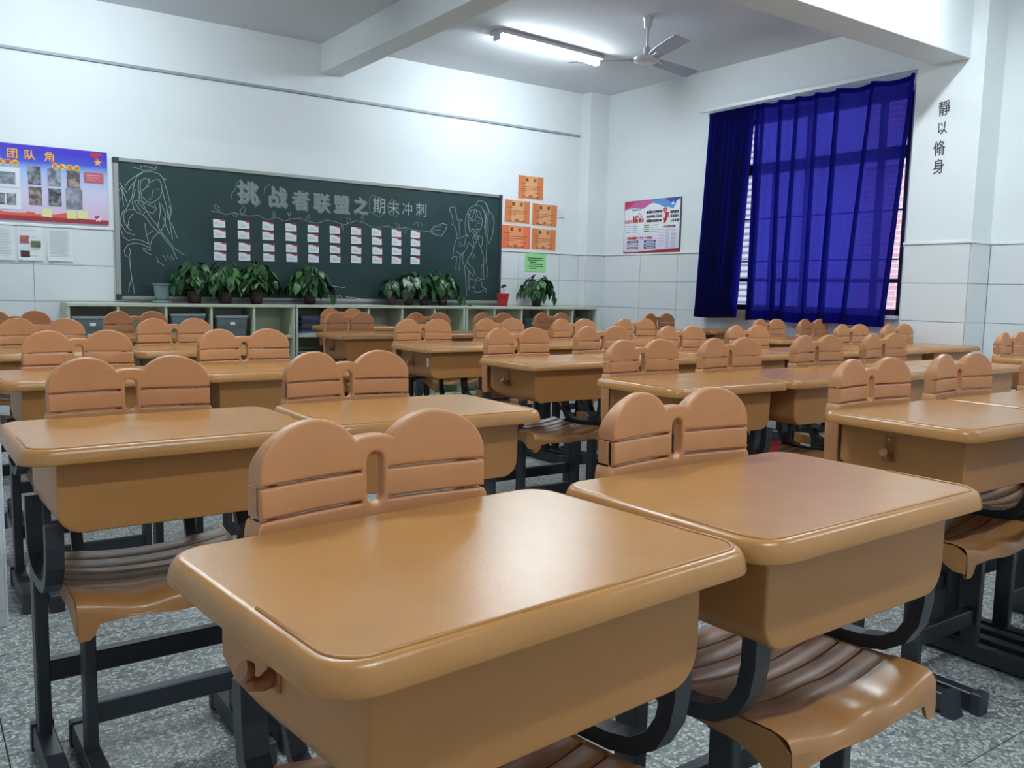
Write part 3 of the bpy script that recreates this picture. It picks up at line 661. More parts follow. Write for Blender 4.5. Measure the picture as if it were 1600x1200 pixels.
CHALK_LEFT = [[(1.507,1.68),(1.55,1.775),(1.567,1.874),(1.591,1.939),(1.639,1.977),(1.704,1.988),(1.761,1.974),(1.794,1.938),(1.816,1.856),(1.838,1.768),(1.851,1.699),(1.84,1.629)],[(1.497,1.853),(1.526,1.894),(1.577,1.937),(1.624,1.971)],[(1.524,1.821),(1.543,1.857),(1.567,1.888)],[(1.624,1.747),(1.62,1.8),(1.612,1.858),(1.62,1.907),(1.656,1.93),(1.679,1.918),(1.698,1.9)],[(1.698,1.9),(1.722,1.921),(1.76,1.93),(1.778,1.892),(1.782,1.833),(1.767,1.792),(1.737,1.76),(1.699,1.733),(1.661,1.745),(1.629,1.781)],[(1.684,1.928),(1.679,1.888),(1.654,1.852),(1.63,1.83)],[(1.604,1.911),(1.598,1.847),(1.606,1.789),(1.601,1.755)],[(1.575,1.835),(1.564,1.786),(1.549,1.741)],[(1.715,1.842),(1.702,1.807),(1.705,1.787),(1.69,1.781)],[(1.671,1.77),(1.685,1.764),(1.701,1.769)],[(1.664,1.864),(1.688,1.862)],[(1.73,1.85),(1.763,1.849)],[(1.77,1.97),(1.789,1.942),(1.822,1.93)],[(1.787,1.833),(1.795,1.785),(1.813,1.726),(1.821,1.627),(1.858,1.56),(1.895,1.461)],[(1.761,1.742),(1.764,1.673),(1.753,1.603),(1.742,1.543)],[(1.775,1.724),(1.802,1.666),(1.801,1.586),(1.77,1.515)],[(1.813,1.706),(1.831,1.648),(1.839,1.579),(1.856,1.449)],[(1.828,1.727),(1.851,1.679),(1.835,1.608)],[(1.787,1.625),(1.809,1.547),(1.837,1.488)],[(1.452,1.7),(1.431,1.766),(1.428,1.823),(1.448,1.868),(1.466,1.874),(1.474,1.846),(1.455,1.816),(1.432,1.785),(1.453,1.719),(1.472,1.769)],[(1.474,1.846),(1.484,1.693)],[(1.474,1.856),(1.514,1.801)],[(1.478,1.827),(1.512,1.724)],[(1.507,1.68),(1.474,1.643),(1.459,1.594),(1.457,1.516),(1.478,1.449),(1.509,1.427)],[(1.562,1.674),(1.511,1.665),(1.482,1.634),(1.485,1.567),(1.516,1.52),(1.539,1.502)],[(1.556,1.639),(1.523,1.598),(1.512,1.534)],[(1.462,1.555),(1.497,1.489),(1.561,1.468)],[(1.562,1.679),(1.584,1.651),(1.631,1.635),(1.655,1.671),(1.624,1.742),(1.582,1.748),(1.549,1.726),(1.562,1.679)],[(1.572,1.728),(1.617,1.653)],[(1.591,1.739),(1.641,1.675)],[(1.624,1.742),(1.68,1.717),(1.717,1.7)],[(1.66,1.666),(1.706,1.65),(1.731,1.686),(1.722,1.73)],[(1.631,1.635),(1.658,1.607),(1.695,1.55),(1.727,1.522),(1.751,1.504),(1.855,1.374)],[(1.655,1.671),(1.687,1.619),(1.742,1.553),(1.761,1.514),(1.869,1.379)],[(1.855,1.374),(1.887,1.289)],[(1.869,1.379),(1.908,1.351),(1.952,1.322)],[(1.643,1.571),(1.647,1.517),(1.668,1.405)],[(1.665,1.479),(1.708,1.516)],[(1.751,1.504),(1.697,1.451),(1.682,1.401)],[(1.509,1.422),(1.551,1.434),(1.607,1.432),(1.677,1.4)],[(1.504,1.387),(1.551,1.404),(1.606,1.402),(1.681,1.371)],[(1.677,1.4),(1.681,1.351),(1.62,1.368)],[(1.624,1.358),(1.652,1.33),(1.694,1.312)],[(1.504,1.382),(1.48,1.342),(1.488,1.303),(1.515,1.285),(1.528,1.334),(1.517,1.368)],[(1.52,1.285),(1.522,1.206),(1.53,1.137),(1.55,0.994)],[(1.53,1.117),(1.509,1.048),(1.506,1.008)],[(1.727,1.303),(1.736,1.263),(1.784,1.233)],[(1.78,1.315),(1.799,1.276),(1.814,1.316),(1.833,1.277),(1.844,1.328),(1.862,1.278)],[(1.561,2.01),(1.611,1.999)],[(1.621,2.029),(1.629,1.986),(1.733,2.006),(1.743,2.036)],[(1.64,2.026),(1.724,2.015)]]
CHALK_RIGHT = [[(4.623,1.611),(4.606,1.674),(4.583,1.727),(4.541,1.742),(4.572,1.753),(4.55,1.832),(4.526,1.876),(4.533,1.903),(4.586,1.911),(4.597,1.872),(4.62,1.779),(4.679,1.796)],[(4.655,1.618),(4.643,1.703),(4.636,1.757),(4.679,1.787)],[(4.747,1.618),(4.719,1.662),(4.712,1.753),(4.722,1.835),(4.764,1.91),(4.829,1.947),(4.895,1.943),(4.941,1.896),(4.959,1.814),(4.944,1.721)],[(4.834,1.952),(4.861,1.99),(4.916,1.999),(4.973,1.962),(4.996,1.909),(4.987,1.816),(4.995,1.705),(4.981,1.593)],[(4.95,1.988),(4.985,1.917),(5.042,1.866),(5.067,1.793),(5.047,1.652),(5.004,1.566)],[(4.963,1.888),(4.96,1.768),(4.957,1.647)],[(4.929,1.904),(4.976,1.815),(4.975,1.63)],[(4.754,1.864),(4.744,1.773),(4.768,1.665)],[(4.744,1.8),(4.756,1.728),(4.779,1.684),(4.829,1.654),(4.878,1.68),(4.911,1.737),(4.92,1.802),(4.885,1.883),(4.829,1.906),(4.775,1.884),(4.749,1.819)],[(4.824,1.897),(4.798,1.822),(4.766,1.801)],[(4.841,1.898),(4.864,1.835),(4.903,1.81)],[(4.83,1.888),(4.837,1.797)],[(4.755,1.81),(4.793,1.803),(4.821,1.791)],[(4.849,1.784),(4.909,1.794)],[(4.755,1.783),(4.782,1.789),(4.805,1.777)],[(4.86,1.766),(4.893,1.768)],[(4.832,1.769),(4.838,1.737),(4.828,1.728)],[(4.789,1.712),(4.828,1.7),(4.88,1.715)],[(4.795,1.707),(4.834,1.673),(4.878,1.712)],[(4.612,1.602),(4.661,1.604),(4.72,1.639),(4.758,1.637)],[(4.612,1.602),(4.592,1.546),(4.577,1.473),(4.572,1.428)],[(4.604,1.47),(4.636,1.462),(4.653,1.431),(4.685,1.469),(4.702,1.451)],[(4.552,1.39),(4.578,1.419),(4.653,1.413),(4.691,1.451)],[(4.759,1.564),(4.728,1.498),(4.691,1.442),(4.687,1.377),(4.715,1.314)],[(4.616,1.411),(4.607,1.283)],[(4.659,1.413),(4.65,1.275)],[(4.885,1.644),(4.853,1.587),(4.81,1.492),(4.762,1.417),(4.715,1.314)],[(4.802,1.621),(4.82,1.567),(4.81,1.511)],[(4.765,1.564),(4.81,1.52)],[(4.813,1.64),(4.851,1.651),(4.885,1.634),(4.875,1.597),(4.836,1.604),(4.819,1.631)],[(4.83,1.631),(4.874,1.625)],[(4.885,1.644),(4.919,1.627),(4.925,1.572),(4.915,1.534)],[(4.875,1.578),(4.916,1.497),(4.946,1.405),(4.947,1.359),(4.914,1.33),(4.916,1.218)],[(4.941,1.359),(4.95,1.219)],[(4.981,1.593),(4.977,1.5),(4.974,1.388),(4.993,1.295),(5.005,1.258),(4.989,1.22)],[(4.752,1.38),(4.764,1.343),(4.82,1.308),(4.843,1.226)],[(4.737,1.315),(4.765,1.279),(4.821,1.23)],[(4.71,1.314),(4.728,1.204),(4.742,1.019)],[(4.765,1.279),(4.769,1.085)],[(4.777,1.201),(4.833,1.188),(4.85,1.179),(4.835,1.104),(4.768,1.117)],[(4.85,1.193),(4.877,1.217),(4.911,1.199),(4.889,1.175),(4.85,1.193)],[(4.917,1.195),(4.967,1.205)],[(4.923,1.176),(4.93,1.116),(4.981,1.103),(4.976,1.06)],[(4.824,1.076),(4.88,1.059),(4.936,1.078),(4.969,1.107)],[(4.784,1.455),(4.818,1.401)],[(4.805,1.465),(4.845,1.416)],[(4.64,1.567),(4.684,1.533),(4.706,1.524),(4.72,1.616)],[(4.64,1.531),(4.662,1.518)]]
CHALK_VINE = [[(2.175,1.704),(2.247,1.697),(2.296,1.682),(2.37,1.702),(2.432,1.691),(2.495,1.683),(2.584,1.695),(2.635,1.667),(2.673,1.664),(2.739,1.689),(2.817,1.66),(2.884,1.684),(2.965,1.695),(3.047,1.668),(3.129,1.66),(3.213,1.694),(3.298,1.684),(3.384,1.66),(3.441,1.68),(3.514,1.708),(3.588,1.695),(3.663,1.66),(3.753,1.661),(3.844,1.68),(3.922,1.652),(4.031,1.677),(4.127,1.655),(4.239,1.652),(4.304,1.648)],[(2.247,1.697),(2.205,1.73),(2.202,1.758),(2.23,1.75),(2.245,1.727),(2.241,1.697)],[(2.426,1.697),(2.42,1.727),(2.452,1.766),(2.468,1.743),(2.457,1.705),(2.426,1.697)],[(2.37,1.699),(2.363,1.681),(2.388,1.664),(2.394,1.689),(2.376,1.7)],[(2.713,1.691),(2.702,1.716),(2.72,1.742),(2.732,1.718),(2.726,1.692)],[(2.864,1.682),(2.845,1.738),(2.864,1.72),(2.878,1.753),(2.868,1.708)],[(3.026,1.686),(3.026,1.718),(3.047,1.733),(3.049,1.688)],[(3.427,1.672),(3.412,1.731),(3.449,1.72),(3.456,1.687),(3.434,1.677)],[(3.362,1.659),(3.362,1.629),(3.376,1.607),(3.381,1.643),(3.362,1.659)],[(3.573,1.708),(3.558,1.74),(3.58,1.768),(3.585,1.715)],[(3.937,1.655),(3.921,1.716),(3.96,1.698),(3.961,1.657)],[(4.023,1.677),(4.008,1.646),(4.024,1.619),(4.044,1.648),(4.031,1.675)],[(4.304,1.648),(4.345,1.707),(4.435,1.734)],[(4.304,1.648),(4.371,1.617),(4.437,1.613)],[(4.313,1.656),(4.369,1.702),(4.436,1.713)],[(4.313,1.649),(4.386,1.674),(4.436,1.67)],[(4.321,1.642),(4.37,1.631),(4.437,1.634)],[(4.11,1.7),(4.142,1.73),(4.206,1.727),(4.223,1.686)],[(4.158,1.724),(4.174,1.69)],[(2.353,1.808),(2.347,1.856),(2.385,1.908),(2.392,1.957),(2.436,1.991)],[(2.546,1.761),(2.597,1.795),(2.604,1.839)],[(2.548,1.958),(2.573,1.899)],[(2.63,1.872),(2.644,1.942),(2.689,1.97)],[(2.819,1.931),(2.832,1.844)],[(2.98,1.945),(3.013,1.909),(3.006,1.794)],[(3.647,1.92),(3.676,1.956),(3.714,1.945),(3.782,1.931),(3.79,1.782),(3.745,1.759),(3.647,1.8),(3.647,1.92)],[(3.835,1.867),(3.873,1.938),(3.928,1.915),(3.951,1.834),(3.936,1.772),(3.851,1.787),(3.835,1.867)]]
CHALK_V2 = [[(4.435,1.741),(4.502,1.728),(4.478,1.672),(4.437,1.613)]]
CHALK_LOW = [[(3.236,1.012),(3.245,0.975)],[(3.275,1.022),(3.279,0.976)],[(3.305,1.013),(3.325,0.986),(3.345,1.014),(3.375,0.977)],[(3.405,0.996),(3.497,0.988),(3.559,0.979)],[(3.255,1.096),(3.395,1.08)]]

def chalk(name, strokes, w, mt, label=None):
    m = MB()
    for k, s in enumerate(strokes):
        # light double stroke, uneven like chalk
        m.ribbon([(x, z) for x, z in s], w, BY-.0006-.00002*k, mt)
    o = m.obj(name, bb, fix=False); return tag(o, label)
chalk('chalk_drawing', CHALK_LEFT, .0048, m_chalk, 'chalk drawing of a long-haired girl holding a long staff')
chalk('chalk_drawing', CHALK_RIGHT, .0046, m_chalk, 'chalk drawing of a girl with a ponytail and a sword on her back')
chalk('chalk_vine', CHALK_VINE[:14], .0055, m_chalkc, 'wavy chalk vine with leaves')
tag(chalk('chalk_smudge', CHALK_VINE[14:], .006, m_chalk2), None, None, None, 'stuff')
chalk('chalk_fan_leaf', CHALK_V2+CHALK_LOW, .006, m_chalk)
CH = [('挑', 2.487, 1.884, .215, .0036), ('战', 2.755, 1.867, .20, .0036), ('者', 2.962, 1.855, .19, .0036), ('联', 3.164, 1.846, .19, .0036), ('盟', 3.359, 1.848, .185, .0036), ('之', 3.552, 1.852, .17, .0036),
      ('期', 3.745, 1.861, .165, 0), ('末', 3.901, 1.854, .15, 0), ('冲', 4.045, 1.852, .14, 0), ('刺', 4.200, 1.856, .15, 0)]
for k, (c, x, z, s, b) in enumerate(CH):
    letter('chalk_character', c, s*.95, x, BY-.0012, z, m_chalkc if b else m_chalk, bb, bold=b, w=.92)
    if b: letter('chalk_shadow', c, s*.95, x+.014, BY-.0008, z-.010, m_chalk2, bb, bold=b*1.2, w=.92)
# the forty cards
cx = [2.241, 2.452, 2.664, 2.877, 3.083, 3.295, 3.507, 3.722, 3.931, 4.137]
ordn = ['first', 'second', 'third', 'fourth', 'fifth', 'sixth', 'seventh', 'eighth', 'ninth', 'tenth']
card = MB().box(-.0505, .0505, -.002, 0, -.035, .035, m_paper)
card.add([(-.012, -.0024, .035), (.0, -.0024, .031), (.018, -.0024, .024), (.034, -.0024, .017), (.0505, -.0024, .022), (.0505, -.0024, .035)], [(0, 1, 2, 3, 4, 5)], m_red)
for zz, xx in ((.004, .0), (-.006, .026), (-.014, .018)): card.box(-.038, xx, -.0024, -.002, zz, zz+.002, m_grey)
card_me = card.mesh('name_card')
for i, x in enumerate(cx):
    t = i/9
    for j, (za, zb) in enumerate(((1.604, 1.614), (1.517, 1.533), (1.411, 1.446), (1.327, 1.359))):
        o = link('name_card', card_me, None, (x+random.uniform(-.003, .003)+.004*(j > 1), BY-.001, za+(zb-za)*t)); o.rotation_euler = (0, random.uniform(-.035, .035), 0)
        tag(o, 'small white card with red swoosh on the chalkboard, %s row, %s from the left' % (['top', 'second', 'third', 'bottom'][j], ordn[i]), 'card', 'white cards on the chalkboard')

# ------------------------------------------------------------------ class poster at the left
PX0, PX1, PZ0, PZ1 = -.30, 1.374, 1.538, 2.103; PY = YW-.008
m_post = ramp_mat('blue_to_lilac_print', 'Z', [(0.10, lin(222, 190, 215)), (0.45, lin(214, 205, 232)), (0.72, lin(165, 190, 232)), (0.86, lin(60, 85, 205)), (1.05, lin(62, 42, 190))], 3, .12)
po = thing('class_poster', 'large blue and lilac class notice board poster left of the chalkboard', 'poster', (0, 0, 0))
MB().box(PX0, PX1, PY-.006, PY+.008, PZ0, PZ1, m_post).obj('printed_panel', po)
MB().box(PX0, PX1, PY-.0068, PY-.006, PZ0, PZ0+.035, mat('dark_red_band', lin(170, 45, 60), .4)).obj('red_band', po)
m_sky = mat('orange_red_skyline', lin(225, 95, 70), .4)
sk = MB(); random.seed(4); x = PX0
while x < 1.20:
    wd = random.uniform(.02, .05); sk.box(x, x+wd, PY-.0066, PY-.006, PZ0+.034, PZ0+.05+random.uniform(0, .025), m_sky); x += wd
sk.obj('skyline_print', po)
for c, x in (('团', .722), ('队', .838), ('角', .966), ('区', .60)):
    if c != '区': letter('title_character', c, .078, x, PY-.0066, 2.030, m_gold, po, bold=.0008)
    if c != '区': letter('title_character_edge', c, .078, x+.004, PY-.0062, 2.024, m_red, po, bold=.0008)
def disc(x, z, r, mt, y, par, name='disc', n=18): MB().add([(x+r*math.cos(2*PI*k/n), y, z+r*math.sin(2*PI*k/n)) for k in range(n)], [tuple(range(n))], mt).obj(name, par, fix=False)
for c, x, z in (('采', .640, 1.965), ('展', .688, 1.963), ('示', .738, 1.961), ('团', 1.007, 1.965), ('队', 1.056, 1.963), ('活', 1.106, 1.962), ('动', 1.157, 1.961)):
    disc(x, z, .023, m_yel, PY-.0064, po, 'yellow_disc'); letter('heading_character', c, .034, x, PY-.0070, z, m_red, po, bold=.001)
def photo(x0, x1, z0, z1, mt, name='photo'):
    o = MB().box(x0, x1, PY-.0085, PY-.006, z0, z1, mt).obj(name, po); return o
def photo_mat(n, a, b, s):
    m = mat(n, a, .5, noise=0); nt = m.node_tree; tc = nt.nodes.new('ShaderNodeTexCoord'); v = nt.nodes.new('ShaderNodeTexNoise'); v.inputs['Scale'].default_value = s; v.inputs['Detail'].default_value = 3
    r = nt.nodes.new('ShaderNodeValToRGB'); r.color_ramp.elements[0].position = .4; r.color_ramp.elements[1].position = .62; r.color_ramp.elements[0].color = a+(1,); r.color_ramp.elements[1].color = b+(1,)
    nt.links.new(tc.outputs['Object'], v.inputs['Vector']); nt.links.new(v.outputs['Fac'], r.inputs['Fac']); nt.links.new(r.outputs[0], nt.nodes['Principled BSDF'].inputs['Base Color']); return m
mp = [photo_mat('photo_print_%s' % n, a, b, s) for n, a, b, s in (('dark', lin(55, 58, 66), lin(150, 150, 158), 22), ('mid', lin(95, 98, 108), lin(175, 175, 185), 26), ('grey', lin(118, 122, 132), lin(165, 168, 178), 20), ('warm', lin(90, 82, 84), lin(170, 150, 140), 24))]
photo(.55, .765, 1.780, 1.925, m_paper, 'photo_mount'); photo(.55, .768, 1.615, 1.768, m_paper, 'photo_mount')
for a in ((.60, .735, 1.800, 1.890, mp[2]), (.60, .662, 1.648, 1.733, mp[0]), (.672, .735, 1.648, 1.733, mp[1]),
          (.818, .906, 1.812, 1.948, mp[0]), (.820, .908, 1.660, 1.795, mp[3]), (.950, 1.040, 1.812, 1.946, mp[1]), (.952, 1.042, 1.660, 1.792, mp[0]), (1.082, 1.176, 1.806, 1.940, mp[3]), (1.072, 1.188, 1.645, 1.800, mp[2])):
    o = photo(*a); o.location.y = -.0012
photo(1.203, 1.345, 1.856, 1.940, mat('rose_slip', lin(196, 96, 110), .5), 'printed_slip')
for k in range(3): MB().box(1.225, 1.325-.02*k, PY-.0089, PY-.0085, 1.915-.018*k, 1.918-.018*k, m_paper).obj('text_line', po)
# youth emblem: a red flag over a gold star
fl_ = [(-.045, .005), (-.04, .040), (.0, .034), (.04, .044), (.036, .020), (.008, .016), (.0, -.02), (-.018, -.012), (-.014, .010)]
MB().add([(1.298+x, PY-.0066, 2.052+z) for x, z in fl_], [tuple(range(len(fl_)))], m_red).obj('emblem_flag', po, fix=False)
def star(x, z, r, mt, y, par, name): MB().add([(x, y, z)]+[(x+(r if k % 2 == 0 else r*.42)*math.sin(PI*k/5), y, z+(r if k % 2 == 0 else r*.42)*math.cos(PI*k/5)) for k in range(10)], [(0, 1+k, 1+(k+1) % 10) for k in range(10)], mt).obj(name, par, fix=False)
star(1.306, 2.018, .036, m_sky, PY-.0068, po, 'emblem_star'); star(1.306, 2.020, .027, m_gold, PY-.0071, po, 'emblem_star')
star(1.298, 1.582, .03, m_paper, PY-.0072, po, 'emblem_star'); MB().add([(1.27, PY-.0073, 1.600), (1.31, PY-.0073, 1.606), (1.305, PY-.0073, 1.588), (1.28, PY-.0073, 1.580)], [(0, 1, 2, 3)], m_red).obj('emblem_flag', po, fix=False)
letter('banner_lettering', '红领巾心向党 争做好队员', .03, .62, PY-.0072, 1.563, m_paper, po) if False else None
for k, (x, z) in enumerate(((.938, 1.604), (1.111, 1.601), (1.188, 1.606))):
    o = MB().box(-.036, .036, -.002, 0, -.03, .03, m_note).obj('sticky_note'); o.location = (x, PY-.0085, z); o.rotation_euler = (0, (.06, -.02, .01)[k], 0)
    tag(o, ['single yellow sticky note on the lower edge of the class poster', 'left one of two adjoining yellow sticky notes on the class poster', 'right one of two adjoining yellow sticky notes on the class poster'][k], 'sticky note', 'yellow sticky notes')
# papers below the poster
def paper(name, label, x0, x1, z0, z1, lines, seed, grp='papers pinned below the class poster'):
    t = thing(name, label, 'paper', (0, 0, 0), 0, grp); r = random.Random(seed)
    vs = []; 
    for j in range(5):
        for i in range(3):
            zz = z1+(z0-z1)*j/4; vs.append((x0+(x1-x0)*i/2, YW-.009-.010*(j/4)**3*(1+.5*(i == 0)), zz))
    MB().add(vs, [(3*j+i, 3*j+i+1, 3*j+i+4, 3*j+i+3) for j in range(4) for i in range(2)], m_paper, True).obj('sheet', t)
    m = MB()
    for k in range(lines):
        z = z1-.035-(z1-z0-.07)*k/max(1, lines-1); d = .0095+.012*((z1-z)/(z1-z0))**3+.001; m.box(x0+.015, x1-.015-r.random()*.03, YW-d-.0004, YW-d, z, z+.0025, mat('pale_print', (0.5, 0.52, 0.55), .8))
    tag(m.obj('printed_text', t), None, None, None, 'stuff'); return t
paper('paper_sheet', 'white printed sheet at the photo\'s left edge below the class poster', .45, .715, 1.235, 1.502, 18, 1)
p2 = paper('paper_sheet', 'white sheet with three small colour pictures below the class poster', .735, .905, 1.238, 1.500, 5, 2)
for a, mt in (((.750, .808, 1.372, 1.425), mat('red_picture', lin(178, 96, 100), .5, noise=.3)), ((.822, .888, 1.340, 1.388), mat('green_picture', lin(92, 110, 70), .5, noise=.3)), ((.750, .812, 1.262, 1.312), mat('brown_picture', lin(70, 52, 44), .5, noise=.5))):
    MB().box(a[0], a[1], YW-.0195, YW-.019, a[2], a[3], mt).obj('picture', p2)
paper('paper_sheet', 'white sheet full of fine print below the class poster, nearest the chalkboard', .935, 1.110, 1.240, 1.503, 22, 3)

# ------------------------------------------------------------------ certificates, green note, switch
def cert(x0, x1, z0, z1, label, a, b, rot):
    t = thing('certificate', label, 'certificate', ((x0+x1)/2, YW-.001, (z0+z1)/2), 0, 'orange certificates right of the chalkboard'); t.rotation_euler = (0, rot, 0)
    w, h = (x1-x0)/2, (z1-z0)/2
    MB().box(-w, w, -.003, 0, -h, h, m_paper).obj('sheet', t); MB().box(-w+.010, w-.006, -.0035, -.003, -h+.010, h-.008, a).obj('printed_field', t)
    MB().box(-w*.42, w*.50, -.0038, -.0035, -h+.010, h-.008, b).obj('light_band', t)
    letter('title_lettering', '奖', .042, -.052, -.0045, h*.62, mat('dark_olive_ink', lin(96, 80, 40), .6), t, bold=.002); letter('title_lettering', '状', .042, .052, -.0045, h*.62, mat('dark_olive_ink', (0, 0, 0)), t, bold=.002)
    m = MB(); di = mat('brown_ink', lin(110, 62, 40), .7)
    for z, xa, xb in ((.30, -.75, -.35), (.05, -.6, .75), (-.12, -.72, .55), (-.27, -.7, -.1), (-.42, .3, .7)): m.box(xa*w, xb*w, -.0045, -.0038, z*h, z*h+.004, di)
    tag(m.obj('printed_text', t), None, None, None, 'stuff')
    m = MB()
    for k in range(5): an = PI*k/4; m.add([(0, -.0046, -h*.82), (.030*math.cos(an-.22), -.0046, -h*.82+.026*math.sin(an-.22)+.004), (.036*math.cos(an), -.0046, -h*.82+.032*math.sin(an)+.004), (.030*math.cos(an+.22), -.0046, -h*.82+.026*math.sin(an+.22)+.004)], [(0, 1, 2, 3)], mat('maroon_ink', lin(128, 50, 50), .6))
    for s in (-1, 1):
        for k in range(3): m.box(s*(.055+.022*k)-.008, s*(.055+.022*k)+.008, -.0046, -.0040, -h*.84+.004*k, -h*.84+.010+.005*k, mat('maroon_ink', (0, 0, 0)))
    m.obj('lotus_print', t, fix=False)
cert(5.374, 5.722, 2.052, 2.312, 'orange certificate at the very top of the five', m_orange, m_orange2, .0)
cert(5.206, 5.548, 1.792, 2.046, 'orange certificate in the middle row on the left', m_orange, m_orange2, .01)
cert(5.566, 5.917, 1.780, 2.032, 'orange certificate in the middle row on the right, next to the switch plate', m_orange, m_orange2, .012)
cert(5.165, 5.560, 1.520, 1.782, 'brightest red-orange certificate, bottom left beside the chalkboard frame', m_redor, m_redor2, .005)
cert(5.566, 5.908, 1.522, 1.768, 'orange certificate at the bottom right above the green notice', m_orange, m_orange2, .01)
gp = thing('green_notice', 'light green paper notice taped on the tiles above the bushy plant', 'notice', (5.632, YW-.009, 1.393))
MB().box(-.142, .142, -.0016, 0, -.098, .098, m_gpap).obj('sheet', gp)
m = MB(); r = random.Random(5)
for k in range(6): m.box(-.11+(.03 if k in (2, 3, 5) else 0), .11-(.1 if k in (2, 5) else .01*r.random()), -.0024, -.0016, .045-.022*k, .053-.022*k, m_ink)
tag(m.obj('printed_text', gp), None, None, None, 'stuff')
sp = thing('switch_plate', 'white wall plate to the right of the certificates', 'switch', (5.972, YW, 1.940))
MB().cbox(-.043, .043, -.010, 0, -.045, .045, .003, m_white).obj('plate', sp); MB().cbox(-.012, .012, -.014, -.009, -.020, .020, .002, m_trim).obj('rocker', sp)

# ------------------------------------------------------------------ values poster on the window wall (local x runs towards the window)
vp = thing('values_poster', 'white poster with red and blue print on the wall between corner and curtain', 'poster', (XW-.001, 6.694, 1.792), -PI/2)
hw, hh = .420, .281
MB().box(-hw, hw, -.012, 0, -hh, hh, mat('grey_board_edge', lin(90, 84, 90), .5)).obj('backing_board', vp)
m_vp = ramp_mat('white_lilac_print', 'Z', [(0.0, lin(232, 205, 222)), (0.35, lin(222, 218, 238)), (0.6, lin(236, 238, 244)), (1.0, lin(238, 240, 246))], 2.5, .25)
MB().box(-hw+.006, hw-.012, -.0135, -.012, -hh+.006, hh-.006, m_vp).obj('printed_panel', vp)
def flat(name, pts, mt, y=-.0141): MB().add([(x, y, z) for x, z in pts], [tuple(range(len(pts)))], mt).obj(name, vp, fix=False)
flat('pink_wash', [(-.414, .275), (-.414, .185), (-.36, .20), (-.25, .205), (-.12, .19), (-.03, .235), (.06, .25), (.06, .275)], mat('magenta_wash', lin(205, 95, 160), .5))
flat('red_wash', [(-.414, .275), (-.414, .20), (-.33, .225), (-.24, .275)], mat('crimson_wash', lin(205, 50, 75), .5), -.0144)
flat('blue_wash', [(.0, .275), (.03, .240), (.10, .225), (.18, .19), (.26, .185), (.31, .165), (.34, .20), (.36, .245), (.408, .26), (.408, .275)], mat('blue_wash', lin(95, 150, 215), .5), -.0143)
flat('deep_blue_wash', [(.20, .275), (.26, .24), (.33, .235), (.37, .255), (.408, .262), (.408, .275)], mat('deep_blue_wash', lin(60, 80, 180), .5), -.0145)
flat('dove', [(.29, .225), (.31, .250), (.315, .225), (.335, .215), (.31, .205), (.285, .21)], m_paper, -.0147)
flat('ribbon_band', [(-.414, -.275), (-.414, -.258), (-.2, -.262), (.1, -.245), (.408, -.235), (.408, -.275)], mat('deep_red_ribbon', lin(160, 40, 60), .4))
T = lambda s, z, x, y, mt, b=0.0, w=1.0: letter('poster_lettering', s, z, x, -.0150, y, mt, vp, bold=b, w=w)
T('社会主义', .042, -.325, .065, m_red, .001); T('核', .085, -.245, .085, m_red, .002); T('心', .075, -.178, .120, m_red, .001); T('价值观', .042, -.175, .070, m_red, .001)
T('学校德育工作', .024, -.23, .185, m_navy)
for i, r_ in enumerate((('富强', '民主', '文明', '和谐'), ('自由', '平等', '公正', '法治'), ('爱国', '敬业', '诚信', '友善'))):
    for j, s in enumerate(r_): T(s, .030, -.045+.056*j, .150-.046*i, m_ink, .001)
T('中', .062, .195, .160, m_red, .003); T('国', .055, .225, .110, m_red, .003); T('梦', .062, .200, .055, m_red, .003)
for i, s in enumerate(('国家富强', '民族振兴', '人民幸福')): T(s, .030, .335, .135-.043*i, m_ink, .001)
T('中小学生守则', .030, .265, -.010, mat('purple_ink', lin(140, 40, 90), .5), .001)
T('传承好家风 “十个一” 行动', .033, -.175, -.115, m_red, .0015)
for i in range(4):
    for j, x in enumerate((-.345, -.24)): MB().box(x-.045, x+.035, -.0146, -.0141, .012-.022*i, .017-.022*i, m_grey).obj('text_line', vp)
    MB().box(-.105, -.025, -.0146, -.0141, .008-.021*i, .020-.021*i, (m_teal, mat('amber_ink', lin(210, 120, 60), .5), mat('leaf_green_ink', lin(120, 190, 80), .5), mat('steel_blue_ink', lin(80, 110, 170), .5))[i]).obj('colour_bar', vp)
    MB().box(.0, .10, -.0146, -.0141, .012-.022*i, .017-.022*i, m_grey).obj('text_line', vp)
for i in range(14):
    for x0, x1 in ((.215, .280), (.295, .37)): MB().box(x0, x1-.01*(i % 3), -.0146, -.0141, -.045-.014*i, -.041-.014*i, m_grey).obj('text_line', vp)
for i in range(6): MB().box(.11, .195, -.0146, -.0141, -.04-.030*i, -.036-.030*i, m_pink).obj('text_line', vp)
for i in range(3):
    for j, x0 in enumerate((-.36, -.10)):
        mt = ((m_navy, m_navy), (m_pink, mat('violet_ink', lin(85, 100, 170), .5)), (m_teal, m_navy))[i][j]
        MB().box(x0, x0+.175, -.0146, -.0141, -.165-.033*i, -.142-.033*i, mt).obj('label_bar', vp); MB().box(x0+.03, x0+.155, -.0150, -.0146, -.157-.033*i, -.150-.033*i, m_paper).obj('text_line', vp)

# ------------------------------------------------------------------ brush lettering on the pillar: one paper slip with four characters
for k, (c, z, dy, cn) in enumerate((('靜', 2.472, 0, 'topmost'), ('以', 2.332, .004, 'second'), ('脩', 2.190, .016, 'third'), ('身', 2.060, .012, 'lowest'))):
    t = thing('wall_character', '%s black brush-written character on the lettered pillar' % cn, 'lettering', (XP-.0006, 3.458+dy, z), -PI/2, 'brush-written characters on the pillar')
    o = letter('brush_stroke', c, .115 if c != '以' else .10, 0, -.001, 0, m_ink, t, bold=.0004, w=.78); o.rotation_euler = (0, -.06, 0)

